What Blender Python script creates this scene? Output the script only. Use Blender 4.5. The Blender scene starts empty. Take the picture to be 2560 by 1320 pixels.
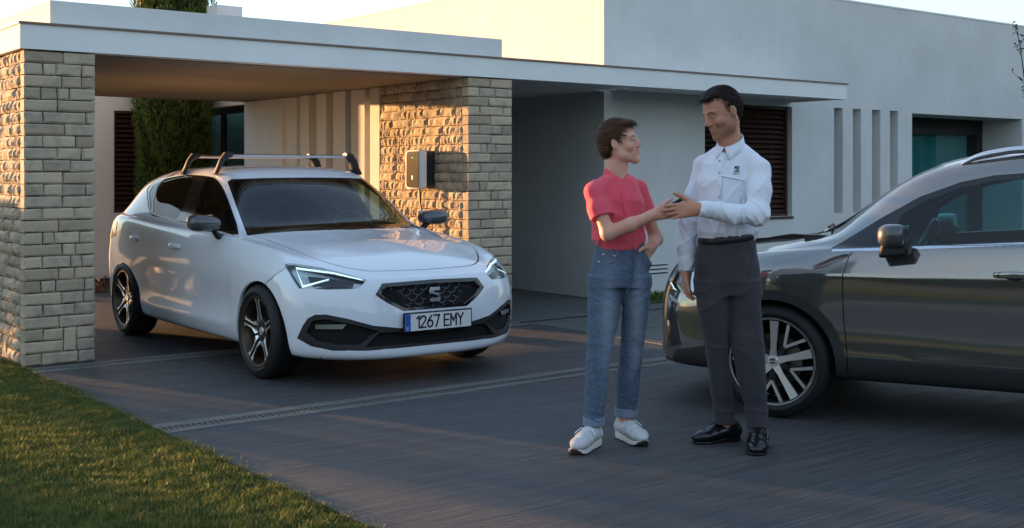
import bpy, bmesh, math, random
import numpy as np
from mathutils import Vector, Matrix
R = math.radians
scene = bpy.context.scene
COL = scene.collection
# ---------------------------------------------------------------- camera, sky, sun, exposure
CAMP = (-2.386, -8.778, 1.38)
cam_d = bpy.data.cameras.new('camera')
cam = bpy.data.objects.new('camera', cam_d); COL.objects.link(cam)
cam.location = CAMP
cam.rotation_euler = (R(90), 0, -math.atan2(.611, .791))
cam_d.sensor_width = 36.0
cam_d.lens = 36.0 * 2951 / 2560
cam_d.shift_y = -226 / 2560
cam_d.clip_end = 2000
scene.camera = cam
SUN_EL = 3.2
SUN_DIR = Vector((1.0, -2.9, 0)).normalized()          # the way the light travels, on the ground
world = bpy.data.worlds.new('World'); scene.world = world; world.use_nodes = True
wn = world.node_tree.nodes; wl = world.node_tree.links
bg = wn['Background']; bg.inputs['Strength'].default_value = 0.15
sky = wn.new('ShaderNodeTexSky'); sky.sky_type = 'NISHITA'; sky.sun_disc = False
sky.sun_elevation = R(SUN_EL); sky.sun_rotation = math.atan2(-SUN_DIR.x, -SUN_DIR.y)
sky.air_density = 1.0; sky.dust_density = 0.0; sky.ozone_density = 2.5
# thin high cloud over the clear sky
w_tc = wn.new('ShaderNodeTexCoord'); w_mp = wn.new('ShaderNodeMapping'); w_mp.inputs['Scale'].default_value = (1.0, 1.6, 4.5); wl.new(w_tc.outputs['Generated'], w_mp.inputs['Vector'])
w_no = wn.new('ShaderNodeTexNoise'); w_no.inputs['Scale'].default_value = 2.2; w_no.inputs['Detail'].default_value = 6; w_no.inputs['Roughness'].default_value = .55; wl.new(w_mp.outputs[0], w_no.inputs['Vector'])
w_rp = wn.new('ShaderNodeValToRGB'); w_rp.color_ramp.elements[0].position = .32; w_rp.color_ramp.elements[0].color = (.50,) * 3 + (1,); w_rp.color_ramp.elements[1].position = .70; w_rp.color_ramp.elements[1].color = (.97,) * 3 + (1,); wl.new(w_no.outputs[0], w_rp.inputs[0])
w_mx = wn.new('ShaderNodeMix'); w_mx.data_type = 'RGBA'; w_sp = wn.new('ShaderNodeSeparateXYZ'); wl.new(w_tc.outputs['Generated'], w_sp.inputs[0])
w_mr = wn.new('ShaderNodeMapRange'); w_mr.inputs['From Min'].default_value = .25; w_mr.inputs['From Max'].default_value = .95; w_mr.inputs['To Min'].default_value = 1.0; w_mr.inputs['To Max'].default_value = .35; wl.new(w_sp.outputs[2], w_mr.inputs[0])
w_mu = wn.new('ShaderNodeMath'); w_mu.operation = 'MULTIPLY'; wl.new(w_rp.outputs[0], w_mu.inputs[0]); wl.new(w_mr.outputs[0], w_mu.inputs[1]); wl.new(w_mu.outputs[0], w_mx.inputs[0]); wl.new(sky.outputs[0], w_mx.inputs[6]); w_mx.inputs[7].default_value = (.79, .86, .95, 1)
wl.new(w_mx.outputs[2], bg.inputs['Color'])
sun_d = bpy.data.lights.new('sun', 'SUN'); sun = bpy.data.objects.new('sun', sun_d); COL.objects.link(sun)
sun_d.energy = 2.5; sun_d.angle = R(0.5); sun_d.color = (1.0, 0.53, 0.22)
sun.location = (-6, 20, 8)
sun.rotation_euler = Vector((SUN_DIR.x, SUN_DIR.y, -math.tan(R(SUN_EL)))).to_track_quat('-Z', 'Y').to_euler()
vs = scene.view_settings
vs.view_transform = 'Standard'; vs.look = 'None'; vs.gamma = 1; vs.use_curve_mapping = False
vs.exposure = 2.88
scene.render.engine = 'CYCLES'

# ---------------------------------------------------------------- helpers
def setp(o, label=None, cat=None, group=None, kind=None):
    if label: o['label'] = label
    if cat: o['category'] = cat
    if group: o['group'] = group
    if kind: o['kind'] = kind
    return o
def empty(name, label, cat, loc=(0, 0, 0), rz=0, group=None, scale=1.0):
    o = bpy.data.objects.new(name, None); COL.objects.link(o)
    o.location = loc; o.rotation_euler = (0, 0, rz); o.scale = (scale,) * 3; o.empty_display_size = .2
    return setp(o, label, cat, group)
class MB:
    def __init__(s): s.v = []; s.f = []; s.mi = []
    def add(s, vs, fs, m=0):
        n = len(s.v); s.v += [tuple(v) for v in vs]; s.f += [tuple(i + n for i in f) for f in fs]; s.mi += [m] * len(fs); return s
    def box(s, x0, x1, y0, y1, z0, z1, m=0, mtx=None):
        vs = [(x, y, z) for z in (z0, z1) for y in (y0, y1) for x in (x0, x1)]
        if mtx is not None: vs = [tuple(mtx @ Vector(v)) for v in vs]
        return s.add(vs, [(0, 2, 3, 1), (4, 5, 7, 6), (0, 1, 5, 4), (2, 6, 7, 3), (0, 4, 6, 2), (1, 3, 7, 5)], m)
    def prism(s, pts, d0, d1, fn, m=0):
        n = len(pts); vs = [fn(p, d0) for p in pts] + [fn(p, d1) for p in pts]
        fs = [tuple(range(n))[::-1], tuple(range(n, 2 * n))] + [(i, (i + 1) % n, n + (i + 1) % n, n + i) for i in range(n)]
        return s.add(vs, fs, m)
    def tube(s, pts, r, n=8, m=0, cap=True, sq=None):
        pts = [Vector(p) for p in pts]; rs = r if isinstance(r, (list, tuple)) else [r] * len(pts)
        up = Vector((0, 0, 1)); rings = []
        for i, p in enumerate(pts):
            t = (pts[min(i + 1, len(pts) - 1)] - pts[max(i - 1, 0)]).normalized()
            a = t.cross(up)
            if a.length < 1e-3: a = t.cross(Vector((0, 1, 0)))
            a.normalize(); b = a.cross(t).normalized()
            q = sq[i] if sq else (1, 1)
            rings.append([p + (a * math.cos(2 * math.pi * k / n) * q[0] + b * math.sin(2 * math.pi * k / n) * q[1]) * rs[i] for k in range(n)])
        base = [v for rg in rings for v in rg]
        fs = [(i * n + k, i * n + (k + 1) % n, (i + 1) * n + (k + 1) % n, (i + 1) * n + k) for i in range(len(pts) - 1) for k in range(n)]
        if cap: fs += [tuple(range(n))[::-1], tuple(range((len(pts) - 1) * n, len(pts) * n))]
        return s.add(base, fs, m)
    def build(s, name, mats, parent=None, smooth=False, bevel=0, seg=2, ang=40):
        me = bpy.data.meshes.new(name); me.from_pydata(s.v, [], s.f); me.update()
        if not isinstance(mats, (list, tuple)): mats = [mats]
        for m in mats: me.materials.append(m)
        me.polygons.foreach_set('material_index', s.mi)
        o = bpy.data.objects.new(name, me); COL.objects.link(o)
        if parent is not None: o.parent = parent
        fixn(me)
        if smooth:
            me.shade_smooth() if hasattr(me, 'shade_smooth') else None
            if smooth != 'all': me.set_sharp_from_angle(angle=R(ang))
        if bevel:
            b = o.modifiers.new('bevel', 'BEVEL'); b.width = bevel; b.segments = seg; b.limit_method = 'ANGLE'; b.angle_limit = R(35); b.harden_normals = False
        return o
def fixn(me):
    bm = bmesh.new(); bm.from_mesh(me); bmesh.ops.recalc_face_normals(bm, faces=bm.faces); bm.to_mesh(me); bm.free()
def npmesh(name, V, F, mat, parent=None, smooth=True):
    V = np.asarray(V, dtype=np.float32); F = np.asarray(F, dtype=np.int32); k = F.shape[1]
    me = bpy.data.meshes.new(name); me.vertices.add(len(V)); me.vertices.foreach_set('co', V.ravel())
    me.loops.add(F.size); me.loops.foreach_set('vertex_index', F.ravel())
    me.polygons.add(len(F)); me.polygons.foreach_set('loop_start', np.arange(0, F.size, k, dtype=np.int32))
    try: me.polygons.foreach_set('loop_total', np.full(len(F), k, dtype=np.int32))
    except Exception: pass
    me.update(calc_edges=True)
    for m in (mat if isinstance(mat, (list, tuple)) else [mat]): me.materials.append(m)
    if smooth: me.polygons.foreach_set('use_smooth', np.ones(len(F), dtype=bool))
    o = bpy.data.objects.new(name, me); COL.objects.link(o)
    if parent is not None: o.parent = parent
    return o
# ---------------------------------------------------------------- materials
def mat(name, col=(.8, .8, .8), rough=.5, metal=0, spec=.5, coat=0, trans=0, ior=1.45, emit=None, estr=0, alpha=1, sheen=0, sss=0):
    m = bpy.data.materials.new(name); m.use_nodes = True; p = m.node_tree.nodes['Principled BSDF']
    p.inputs['Base Color'].default_value = (*col, 1); p.inputs['Roughness'].default_value = rough; p.inputs['Metallic'].default_value = metal
    p.inputs['Specular IOR Level'].default_value = spec; p.inputs['Coat Weight'].default_value = coat; p.inputs['Coat Roughness'].default_value = .03
    p.inputs['Transmission Weight'].default_value = trans; p.inputs['IOR'].default_value = ior; p.inputs['Sheen Weight'].default_value = sheen
    if sss: p.inputs['Subsurface Weight'].default_value = sss; p.inputs['Subsurface Radius'].default_value = (.012, .005, .003); p.inputs['Subsurface Scale'].default_value = 1
    if emit: p.inputs['Emission Color'].default_value = (*emit, 1); p.inputs['Emission Strength'].default_value = estr
    return m
class NT:
    """small node helper on a material"""
    def __init__(s, m): s.m = m; s.n = m.node_tree.nodes; s.l = m.node_tree.links; s.p = s.n['Principled BSDF']; s.tc = None
    def node(s, t, **kw):
        x = s.n.new(t)
        for k, v in kw.items():
            if k in x.inputs: x.inputs[k].default_value = v
            else: setattr(x, k, v)
        return x
    def coord(s, scale=(1, 1, 1), space='Object', rot=(0, 0, 0)):
        if s.tc is None: s.tc = s.n.new('ShaderNodeTexCoord')
        mp = s.n.new('ShaderNodeMapping'); mp.inputs['Scale'].default_value = scale; mp.inputs['Rotation'].default_value = rot
        if space == 'World':
            g = s.n.new('ShaderNodeNewGeometry'); s.l.new(g.outputs['Position'], mp.inputs['Vector'])
        else: s.l.new(s.tc.outputs[space], mp.inputs['Vector'])
        return mp.outputs[0]
    def noise(s, vec, scale=5, detail=4, rough=.5, dist=0, out='Fac'):
        x = s.node('ShaderNodeTexNoise', Scale=scale, Detail=detail, Roughness=rough, Distortion=dist); s.l.new(vec, x.inputs['Vector']); return x.outputs[out]
    def ramp(s, fac, stops):
        x = s.n.new('ShaderNodeValToRGB'); e = x.color_ramp.elements
        while len(e) < len(stops): e.new(.5)
        for i, (p, c) in enumerate(stops): e[i].position = p; e[i].color = (*c, 1) if len(c) == 3 else c
        s.l.new(fac, x.inputs[0]); return x.outputs[0]
    def mix(s, fac, a, b, mode='MIX'):
        x = s.n.new('ShaderNodeMix'); x.data_type = 'RGBA'; x.blend_type = mode
        for i, v in ((0, fac), (6, a), (7, b)):
            if hasattr(v, 'is_linked') or hasattr(v, 'links'): s.l.new(v, x.inputs[i])
            elif isinstance(v, (int, float)): x.inputs[i].default_value = v
            else: x.inputs[i].default_value = (*v, 1)
        return x.outputs[2]
    def math(s, op, a, b=0.0):
        x = s.n.new('ShaderNodeMath'); x.operation = op
        for i, v in ((0, a), (1, b)):
            if isinstance(v, (int, float)): x.inputs[i].default_value = v
            else: s.l.new(v, x.inputs[i])
        return x.outputs[0]
    def sep(s, vec):
        x = s.n.new('ShaderNodeSeparateXYZ'); s.l.new(vec, x.inputs[0]); return x.outputs
    def bump(s, h, strength=.3, dist=.01, prev=None):
        x = s.node('ShaderNodeBump', Strength=strength, Distance=dist); s.l.new(h, x.inputs['Height'])
        if prev is not None: s.l.new(prev, x.inputs['Normal'])
        return x.outputs[0]
    def col(s, c): s.l.new(c, s.p.inputs['Base Color'])
    def rough(s, c): s.l.new(c, s.p.inputs['Roughness'])
    def nrm(s, c): s.l.new(c, s.p.inputs['Normal'])

def m_stucco(name, c, var=.05):
    m = mat(name, c, .85, spec=.25); t = NT(m); w = t.coord(space='World')
    n = t.noise(w, 1.2, 5, .6); d = tuple(x * (1 - var * 2.2) for x in c); e = tuple(min(1, x * (1 + var * .5)) for x in c)
    zc = t.coord((2.5, 2.5, .25), 'World'); streak = t.noise(zc, 3, 4, .6)
    cc = t.mix(t.ramp(n, [(.35, (0, 0, 0)), (.7, (1, 1, 1))]), d, e)
    cc = t.mix(t.ramp(streak, [(.5, (0, 0, 0)), (.85, (.22, .22, .22))]), cc, tuple(x * .8 for x in c))
    t.col(cc)
    b = t.bump(t.noise(w, 190, 3, .6), .25, .003); b = t.bump(t.noise(w, 6, 3), .15, .02, b); t.nrm(b)
    return m
M = {}
M['white_wall'] = m_stucco('white_stucco', (.65, .645, .625))
M['fascia'] = m_stucco('fascia_paint', (.80, .80, .78), .03)
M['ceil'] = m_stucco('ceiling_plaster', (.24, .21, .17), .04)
M['grey_wall'] = m_stucco('porch_wall', (.64, .63, .60))
M['drip'] = mat('brown_metal_flashing', (.19, .13, .10), .45)
M['dark_frame'] = mat('dark_frame_metal', (.018, .018, .02), .35)
M['slat'] = mat('dark_brown_slat', (.055, .026, .02), .5)
M['black'] = mat('black_void', (.006, .006, .007), .7)
def m_glass(name, tint=(.5, .55, .55), rough=.0):
    m = mat(name, tint, rough, spec=.5, trans=1, ior=1.45); return m
def m_pane(name, tint, refl=.9, fac=.5):
    """thin pane: see-through tinted + fresnel mirror"""
    m = bpy.data.materials.new(name); m.use_nodes = True; n = m.node_tree.nodes; l = m.node_tree.links; n.clear()
    o = n.new('ShaderNodeOutputMaterial'); mx = n.new('ShaderNodeMixShader'); tr = n.new('ShaderNodeBsdfTransparent'); gl = n.new('ShaderNodeBsdfGlossy')
    lw = n.new('ShaderNodeFresnel'); gm = n.new('ShaderNodeNewGeometry'); mr = n.new('ShaderNodeMapRange'); mr.inputs['To Min'].default_value = 1 + fac; mr.inputs['To Max'].default_value = 1 / (1 + fac); l.new(gm.outputs['Backfacing'], mr.inputs[0]); l.new(mr.outputs[0], lw.inputs['IOR']); tr.inputs[0].default_value = (*tint, 1); gl.inputs[0].default_value = (refl,) * 3 + (1,); gl.inputs['Roughness'].default_value = .01
    l.new(lw.outputs[0], mx.inputs[0]); l.new(tr.outputs[0], mx.inputs[1]); l.new(gl.outputs[0], mx.inputs[2]); l.new(mx.outputs[0], o.inputs[0])
    return m
M['pane'] = m_pane('window_pane', (.55, .75, .75), .95, .6)
# ---------------------------------------------------------------- layout helpers: x runs along the facade, y into it
CA, CB = -CAMP[0], -CAMP[1]
def y_at(u, x):                       # photo column u on the vertical plane x = const
    r = (u - 1280) / 2951; A = x + CA; return A * (.791 - .611 * r) / (.611 + .791 * r) - CB
def x_at(u, y):
    r = (u - 1280) / 2951; B = y + CB; return B * (.611 + .791 * r) / (.791 - .611 * r) - CA
def z_at(v, x, y):
    return 1.38 + (434 - v) / 2951 * (.611 * (x + CA) + .791 * (y + CB))
# ---------------------------------------------------------------- ground
def m_drive(name, base, warm):
    m = mat(name, base, .55, spec=.4); t = NT(m)
    w1 = t.coord((.5, 24, 1), 'World', (0, 0, R(2))); w2 = t.coord((1, 1, 1), 'World'); w3 = t.coord((.35, 3.2, 1), 'World')
    brush = t.noise(w1, 3.2, 5, .62, .4); big = t.noise(w2, .55, 4, .6); mid = t.noise(w3, 2.1, 5, .6)
    c = t.mix(t.ramp(big, [(.35, (0, 0, 0)), (.7, (1, 1, 1))]), base, warm)
    c = t.mix(t.ramp(mid, [(.42, (0, 0, 0)), (.8, (.5,) * 3)]), c, tuple(x * 1.5 for x in base))
    c = t.mix(t.ramp(brush, [(.38, (.85,) * 3), (.62, (0, 0, 0))]), c, tuple(x * .42 for x in base))
    c = t.mix(t.ramp(t.noise(t.coord((.9, 60, 1), 'World', (0, 0, R(2))), 4, 4, .7), [(.55, (0, 0, 0)), (.8, (.5,) * 3)]), c, tuple(x * 2.0 for x in warm)); t.col(c)
    grit = t.noise(w2, 260, 3, .6)
    b = t.bump(brush, 1.0, .012); b = t.bump(grit, .35, .002, b); t.nrm(b)
    t.rough(t.ramp(mid, [(.3, (.48,) * 3), (.75, (.7,) * 3)]))
    return m
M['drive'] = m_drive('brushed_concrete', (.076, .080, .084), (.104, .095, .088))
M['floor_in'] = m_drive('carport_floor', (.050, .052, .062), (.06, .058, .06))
M['paving'] = m_drive('stone_paving', (.13, .145, .14), (.15, .155, .145))
M['kerb'] = m_drive('concrete_edging', (.17, .17, .165), (.20, .195, .18))
def m_soil():
    m = mat('soil', (.035, .045, .018), .95); t = NT(m); w = t.coord(space='World')
    t.col(t.ramp(t.noise(w, 14, 5, .7), [(.3, (.016, .024, .008)), (.7, (.05, .06, .022))])); t.nrm(t.bump(t.noise(w, 60, 4), .8, .02)); return m
M['soil'] = m_soil()
def sheet(name, rects, z, m):
    b = MB()
    for x0, x1, y0, y1 in rects: b.box(x0, x1, y0, y1, z - .03, z)
    return setp(b.build(name, m), kind='structure')
g = MB(); g.add([(-600, -600, -.06), (600, -600, -.06), (600, 600, -.06), (-600, 600, -.06)], [(0, 1, 2, 3)])
setp(g.build('ground', M['soil']), kind='structure')
setp(MB().box(-14, -.012, -12, 22, -.055, -.02).build('lawn_soil', M['soil']), kind='structure')
sheet('driveway', [(0, 14, -14, -2.705), (0, 4.39, -2.455, -.295), (4.39, 14, -14, -2.71)][:2], 0, M['drive'])
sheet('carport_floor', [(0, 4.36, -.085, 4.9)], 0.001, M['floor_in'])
sheet('porch_floor', [(4.37, 14, -.085, .2), (4.37, 6.4, .2, 8)], 0.002, M['paving'])
sheet('planting_bed', [(-.0, 4.36, 4.93, 6.6)], 0.01, M['soil'])
# paving stones beyond the carport
pv = setp(MB().box(4.40, 14, -2.45, -.30, -.05, -.012).build('paved_path', M['black']), kind='structure')
y = -2.448; row = 0
rng = random.Random(4)
while y < -.31:
    x = 4.40 - (.32 if row % 2 else 0); h = .212
    while x < 12:
        x0 = max(x, 4.402); x1 = min(x + .62, 13); 
        if x1 - x0 > .05: MB().box(x0, x1 - .006, y, y + h - .006, -.03, .001 + rng.uniform(0, .003)).build('paving_stone', M['paving'], pv)
        x += .62
    y += h; row += 1
# drains: concrete edging, channel and grate
def drain(y0, y1, x1, label, gy):
    d = empty('channel_drain', label, 'drain', (0, 0, 0), 0, 'channel drains across the driveway')
    MB().box(0, x1, gy[0], gy[1], -.06, -.045).build('channel', M['black'], d)
    for (a, b) in ((y0, gy[0]), (gy[1], y1)):
        x = 0; L = .5
        while x < x1:
            MB().box(x, min(x + L, x1) - .004, a + .001, b - .001, -.05, .004 + rng.uniform(-.001, .002)).build('edging_block', M['kerb'], d, bevel=.003, seg=1)
            x += L
    MB().box(0, x1, gy[0], gy[0] + .007, -.045, .002).box(0, x1, gy[1] - .007, gy[1], -.045, .002).box(0, x1, (gy[0]+gy[1])/2 - .003, (gy[0]+gy[1])/2 + .003, -.045, -.001).build('grate_frame', M['grate'], d)
    n = int(x1 / .033); bar = MB().box(-.006, .006, gy[0] + .0075, gy[1] - .0075, -.02, .0).build('grate_bar', M['grate'], d); bar.location.x = .015
    for k in range(1, min(n, 290)):
        c = bar.copy(); c.location.x = .015 + k * .033; COL.objects.link(c); c.parent = d
    if n > 290:
        b = MB()
        for k in range(290, n): b.box(.009 + k * .033, .021 + k * .033, gy[0] + .0075, gy[1] - .0075, -.02, .0)
        setp(b.build('grate_bar', M['grate'], d), kind='stuff')
    return d
M['grate'] = mat('grate_steel', (.20, .19, .17), .5, .6)
drain(-2.705, -2.455, 13, 'long channel drain with slotted grate crossing the driveway in front of both people', (-2.635, -2.54))
drain(-.295, -.085, 4.36, 'channel drain with slotted grate at the carport entrance beneath the white car', (-.23, -.145))
setp(MB().box(4.37, 13, -.295, -.085, -.045, .0005).build('dark_joint_strip', M['kerb']), kind='structure')
setp(MB().box(4.37, 13, -.215, -.155, -.045, .004).build('dark_strip', M['black']), kind='structure')

# ---------------------------------------------------------------- stone walls
def m_stone(name, rough):
    m = mat(name, (.3, .28, .25), .85, spec=.2); t = NT(m); oi = t.n.new('ShaderNodeObjectInfo')
    w = t.coord(space='World')
    base = t.ramp(oi.outputs['Random'], [(0, (.34, .265, .18)), (.3, (.50, .39, .27)), (.55, (.58, .46, .32)), (.8, (.38, .32, .24)), (1, (.54, .42, .29))])
    blot = t.noise(w, 7, 5, .65, .5); c = t.mix(t.ramp(blot, [(.46, (0, 0, 0)), (.74, (.62,) * 3)]), base, (.13, .13, .135))
    c = t.mix(t.ramp(t.noise(w, 45, 5, .7), [(.4, (0, 0, 0)), (.75, (.5,) * 3)]), c, (.42, .37, .29), 'MIX')
    t.col(c)
    if rough:
        v = t.coord((38, 38, 9), 'World'); b = t.bump(t.noise(v, 1, 5, .62, 1.2), .6, .010)
    else: b = t.bump(t.noise(w, 28, 5, .65), .5, .008)
    b = t.bump(t.noise(w, 170, 4, .7), .5, .003, b); t.nrm(b)
    return m
M['stone_s'] = m_stone('sawn_limestone', False); M['stone_r'] = m_stone('split_limestone', True)
M['mortar'] = mat('dark_mortar', (.07, .06, .05), .95)
def stone_mesh(kind, seed, L, H, D):
    """outer face at y=0 (towards -y), body to +D; L along x, H along z, origin lower left"""
    rg = random.Random(seed * 7 + 3)
    nx, nz = (7, 3) if kind == 'r' else (3, 3)
    cd = [rg.uniform(-.006, .007) for _ in range(nx + 1)]
    vs = []; fs = []
    for k in range(nz + 1):
        for i in range(nx + 1):
            x = i / nx; z = k / nz
            if i in (1,) : x = .012 / L if kind == 's' else x
            if i in (nx - 1,): x = 1 - .012 / L if kind == 's' else x
            if nz == 3 and kind == 's':
                if k == 1: z = .012 / H
                if k == 2: z = 1 - .012 / H
            edge = i in (0, nx) or k in (0, nz)
            if kind == 's': d = (.008 if edge else 0) + rg.uniform(-.0025, .0025); jx = rg.uniform(-.003, .003); jz = rg.uniform(-.003, .003)
            else: d = (.014 if edge else cd[i]) + rg.uniform(-.003, .003); jx = rg.uniform(-.004, .004); jz = rg.uniform(-.004, .004)
            vs.append((x * L + jx, d, z * H + jz))
    for k in range(nz):
        for i in range(nx):
            a = k * (nx + 1) + i; fs.append((a, a + 1, a + nx + 2, a + nx + 1))
    n = len(vs); vs += [(0, D, 0), (L, D, 0), (L, D, H), (0, D, H)]
    bl, br, tl, tr = 0, nx, nz * (nx + 1), nz * (nx + 1) + nx
    fs += [tuple([bl] + [n, n + 1] + [br] + list(range(nx - 1, 0, -1))), tuple([tl] + list(range(tl + 1, tr)) + [tr, n + 2, n + 3])]
    fs += [tuple([bl] + [k * (nx + 1) for k in range(1, nz)] + [tl, n + 3, n]), tuple([br, n + 1, n + 2, tr] + [k * (nx + 1) + nx for k in range(nz - 1, 0, -1)])]
    return vs, fs
_SM = {}
def stone(kind, L, H, D, seed, mt):
    q = (kind, round(L / .04), H > .12, D > .2, seed % 3)
    if q not in _SM:
        vs, fs = stone_mesh(kind, seed, L, H, D); me = bpy.data.meshes.new('stone'); me.from_pydata(vs, [], fs); me.materials.append(mt); fixn(me)
        _SM[q] = (me, L, H, D)
    me, l, h, d = _SM[q]
    o = bpy.data.objects.new('stone', me); COL.objects.link(o); o.scale = (L / l, D / d, H / h); return o
def courses(width, height, ch, rg, lens, first=None):
    """random ashlar: returns rects (x0,x1,z0,z1)"""
    n = round(height / ch); ch = height / n; out = []; blocked = {}
    for k in range(n):
        segs = []; x = 0; bl = sorted(blocked.get(k, []))
        free = []; p = 0
        for a, b in bl: free.append((p, a)); p = b
        free.append((p, width))
        for a, b in free:
            if b - a < .02: continue
            x = a
            while x < b - 1e-6:
                L = rg.choice(lens) * rg.uniform(.85, 1.15)
                if x == 0 and first: L = first[k % 2] * rg.uniform(.9, 1.1)
                if b - x - L < .07: L = b - x
                if k + 1 < n and rg.random() < .07 and L < .17 and x > .09 and x + L < b - .09 and k + 1 not in blocked.get('t', []):
                    blocked.setdefault(k + 1, []).append((x, x + L)); out.append((x, x + L, k * ch, (k + 2) * ch))
                else: out.append((x, x + L, k * ch, (k + 1) * ch))
                x += L
    return out
def pillar(name_label, x0, seed, depth):
    p = empty('stone_pillar', name_label, 'stone pillar', (x0, 0, 0), 0, 'rough limestone piers carrying the carport roof')
    rg = random.Random(seed); W = .508; Hh = 2.262; J = .0035
    MB().box(.022, W - .022, .022, depth - .01, 0, Hh).build('mortar_core', M['mortar'], p)
    fr = courses(W, Hh, .0868, rg, [.09, .13, .18, .24, .30], (.13, .26))
    cnt = 0
    for a, b, z0, z1 in fr:
        o = stone('s', b - a - 2 * J, z1 - z0 - 2 * J, .10, cnt, M['stone_s']); o.parent = p; o.location = (a + J, -rg.uniform(0, .006), z0 + J); cnt += 1
    n = 0; sd = courses(depth - .102, Hh, .0868, rg, [.16, .20, .26, .32], (.12, .2))
    for a, b, z0, z1 in sd:
        o = stone('r', b - a - 2 * J, z1 - z0 - 2 * J, .055, n, M['stone_r']); o.parent = p; n += 1
        o.rotation_euler = (0, 0, R(-90)); o.location = (-rg.uniform(0, .012), .102 + b - J, z0 + J)
    return p
pillar('left stone pillar beside the lawn, nearest the camera', 0, 5, 1.5)
pillar('right stone pillar behind the white car carrying the wall charger', 3.89, 11, 1.55)

# ---------------------------------------------------------------- carport
cp = empty('carport', 'white flat roofed carport over the white hatchback, with plain fascia and finned side wall', 'carport', (0, 0, 0))
ZB, ZT = 2.27, 2.447
E = 9.46
M_ = MB()
M_.box(-.03, E, -.02, .12, ZB, ZT); MB()
M_.box(-.03, .1, .12, 4.76, ZB, ZT)
M_.build('fascia', M['fascia'], cp)
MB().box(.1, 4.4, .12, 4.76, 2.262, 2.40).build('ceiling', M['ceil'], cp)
MB().box(-.045, E + .015, -.035, .10, ZT + .001, ZT + .016).box(-.045, .10, .10, 4.77, ZT + .001, ZT + .016).build('roof_flashing', M['drip'], cp)
MB().box(.1, 4.4, .10, 4.70, 2.401, 2.446).build('roof_slab', M['white_wall'], cp)
MB().box(.30, 4.58, .40, 4.60, 2.447, 2.69).build('roof_parapet', M['white_wall'], cp)
MB().box(E - .12, E, .12, .825, ZB, ZT).build('canopy_end', M['fascia'], cp)
MB().box(6.4, E - .12, .12, .828, 2.30, ZT).build('canopy_soffit', M['fascia'], cp)
for k in range(14):
    MB().box(4.41, 6.29, .22 + k * .20, .26 + k * .20, 2.28, 2.40).build('soffit_beam', M['fascia'], cp)
MB().box(4.41, 6.29, .121, 4.6, 2.401, ZT - .001).build('porch_roof', M['grey_wall'], cp)
# fin wall: recesses between fins on the plane x = 3.89
MB().box(4.05, 4.36, 1.556, 4.74, 0, 2.26).build('side_wall', M['white_wall'], cp)
edges = [610, 704, 734, 750, 772, 791, 815, 833, 863, 878, 911, 925, 949]
ys = [y_at(u, 3.89) for u in edges]; ys[0] = 4.74; ys[-1] = 1.556
MB().box(3.89, 4.049, ys[1], ys[0], 0, 2.258).build('wall_panel', M['white_wall'], cp)
MB().box(3.93, 4.049, ys[2], ys[1] - .002, 0, 2.258).build('wall_panel', M['white_wall'], cp)
for i in range(3, 12, 2):
    MB().box(3.89, 4.049, ys[i + 1], ys[i], 0, 2.258).build('fin', M['white_wall'], cp)

# ---------------------------------------------------------------- main house
hs = empty('house', 'white single storey house with tall blank parapet wall, slots and louvred window', 'house', (6.31, .833, 0))
def hpart(name, mb, m, parent=None, **k):
    o = mb.build(name, m, **k); o.parent = parent or hs; o.matrix_parent_inverse = Matrix.Translation((-6.31, -.833, 0)); return o
def plain(name, mb, m, parent, **k): return mb.build(name, m, parent, **k)
Y0 = .833; T = .22; HT = 3.648
wx0, wx1 = x_at(1762, Y0), x_at(1980, Y0); wz0 = z_at(540, wx1, Y0); wz1 = 2.22
sl = [(x_at(a, Y0), x_at(b, Y0)) for a, b in ((2085, 2107), (2132, 2153), (2180, 2201), (2225, 2245))]
sz0, sz1 = z_at(533, sl[0][0], Y0), z_at(269, sl[0][0], Y0)
dx0, dx1 = x_at(2280, Y0), x_at(2555, Y0); dz = z_at(283, dx0, Y0); dyb = y_at(2456, dx1)
w = MB(); Z = 0
def wall(a, b, z0, z1): w.box(a, b, Y0, Y0 + T, z0, z1)
wall(6.31, wx0, 0, HT); wall(wx0, wx1, 0, wz0); wall(wx0, wx1, wz1, HT); wall(wx1, sl[0][0], 0, HT)
for i, (a, b) in enumerate(sl):
    wall(a, b, 0, sz0); wall(a, b, sz1, HT); wall(b, sl[i + 1][0] if i < 3 else dx0, 0, HT)
wall(dx0, dx1, dz, HT); wall(dx1, 22, 0, HT)
hpart('front_wall', w, M['white_wall'])
hpart('slot_back', MB().box(sl[0][0] - .1, sl[3][1] + .1, Y0 + T + .001, Y0 + T + .03, sz0 - .1, sz1 + .1), M['white_wall'])
hpart('side_wall', MB().box(6.31, 6.53, Y0 + T + .001, 12, 0, HT), M['white_wall'])
hpart('roof', MB().box(6.54, 21.9, Y0 + T + .002, 14, HT - .30, HT - .12), M['white_wall'])
hpart('coping', MB().box(6.30, 22, Y0 - .008, Y0 + T + .01, HT + .001, HT + .022).box(6.30, 6.54, Y0 + T + .011, 12, HT + .001, HT + .022), M['fascia'])
hpart('rear_wall', MB().box(6.31, 22, 14.01, 14.2, 0, HT), M['white_wall'])
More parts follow.
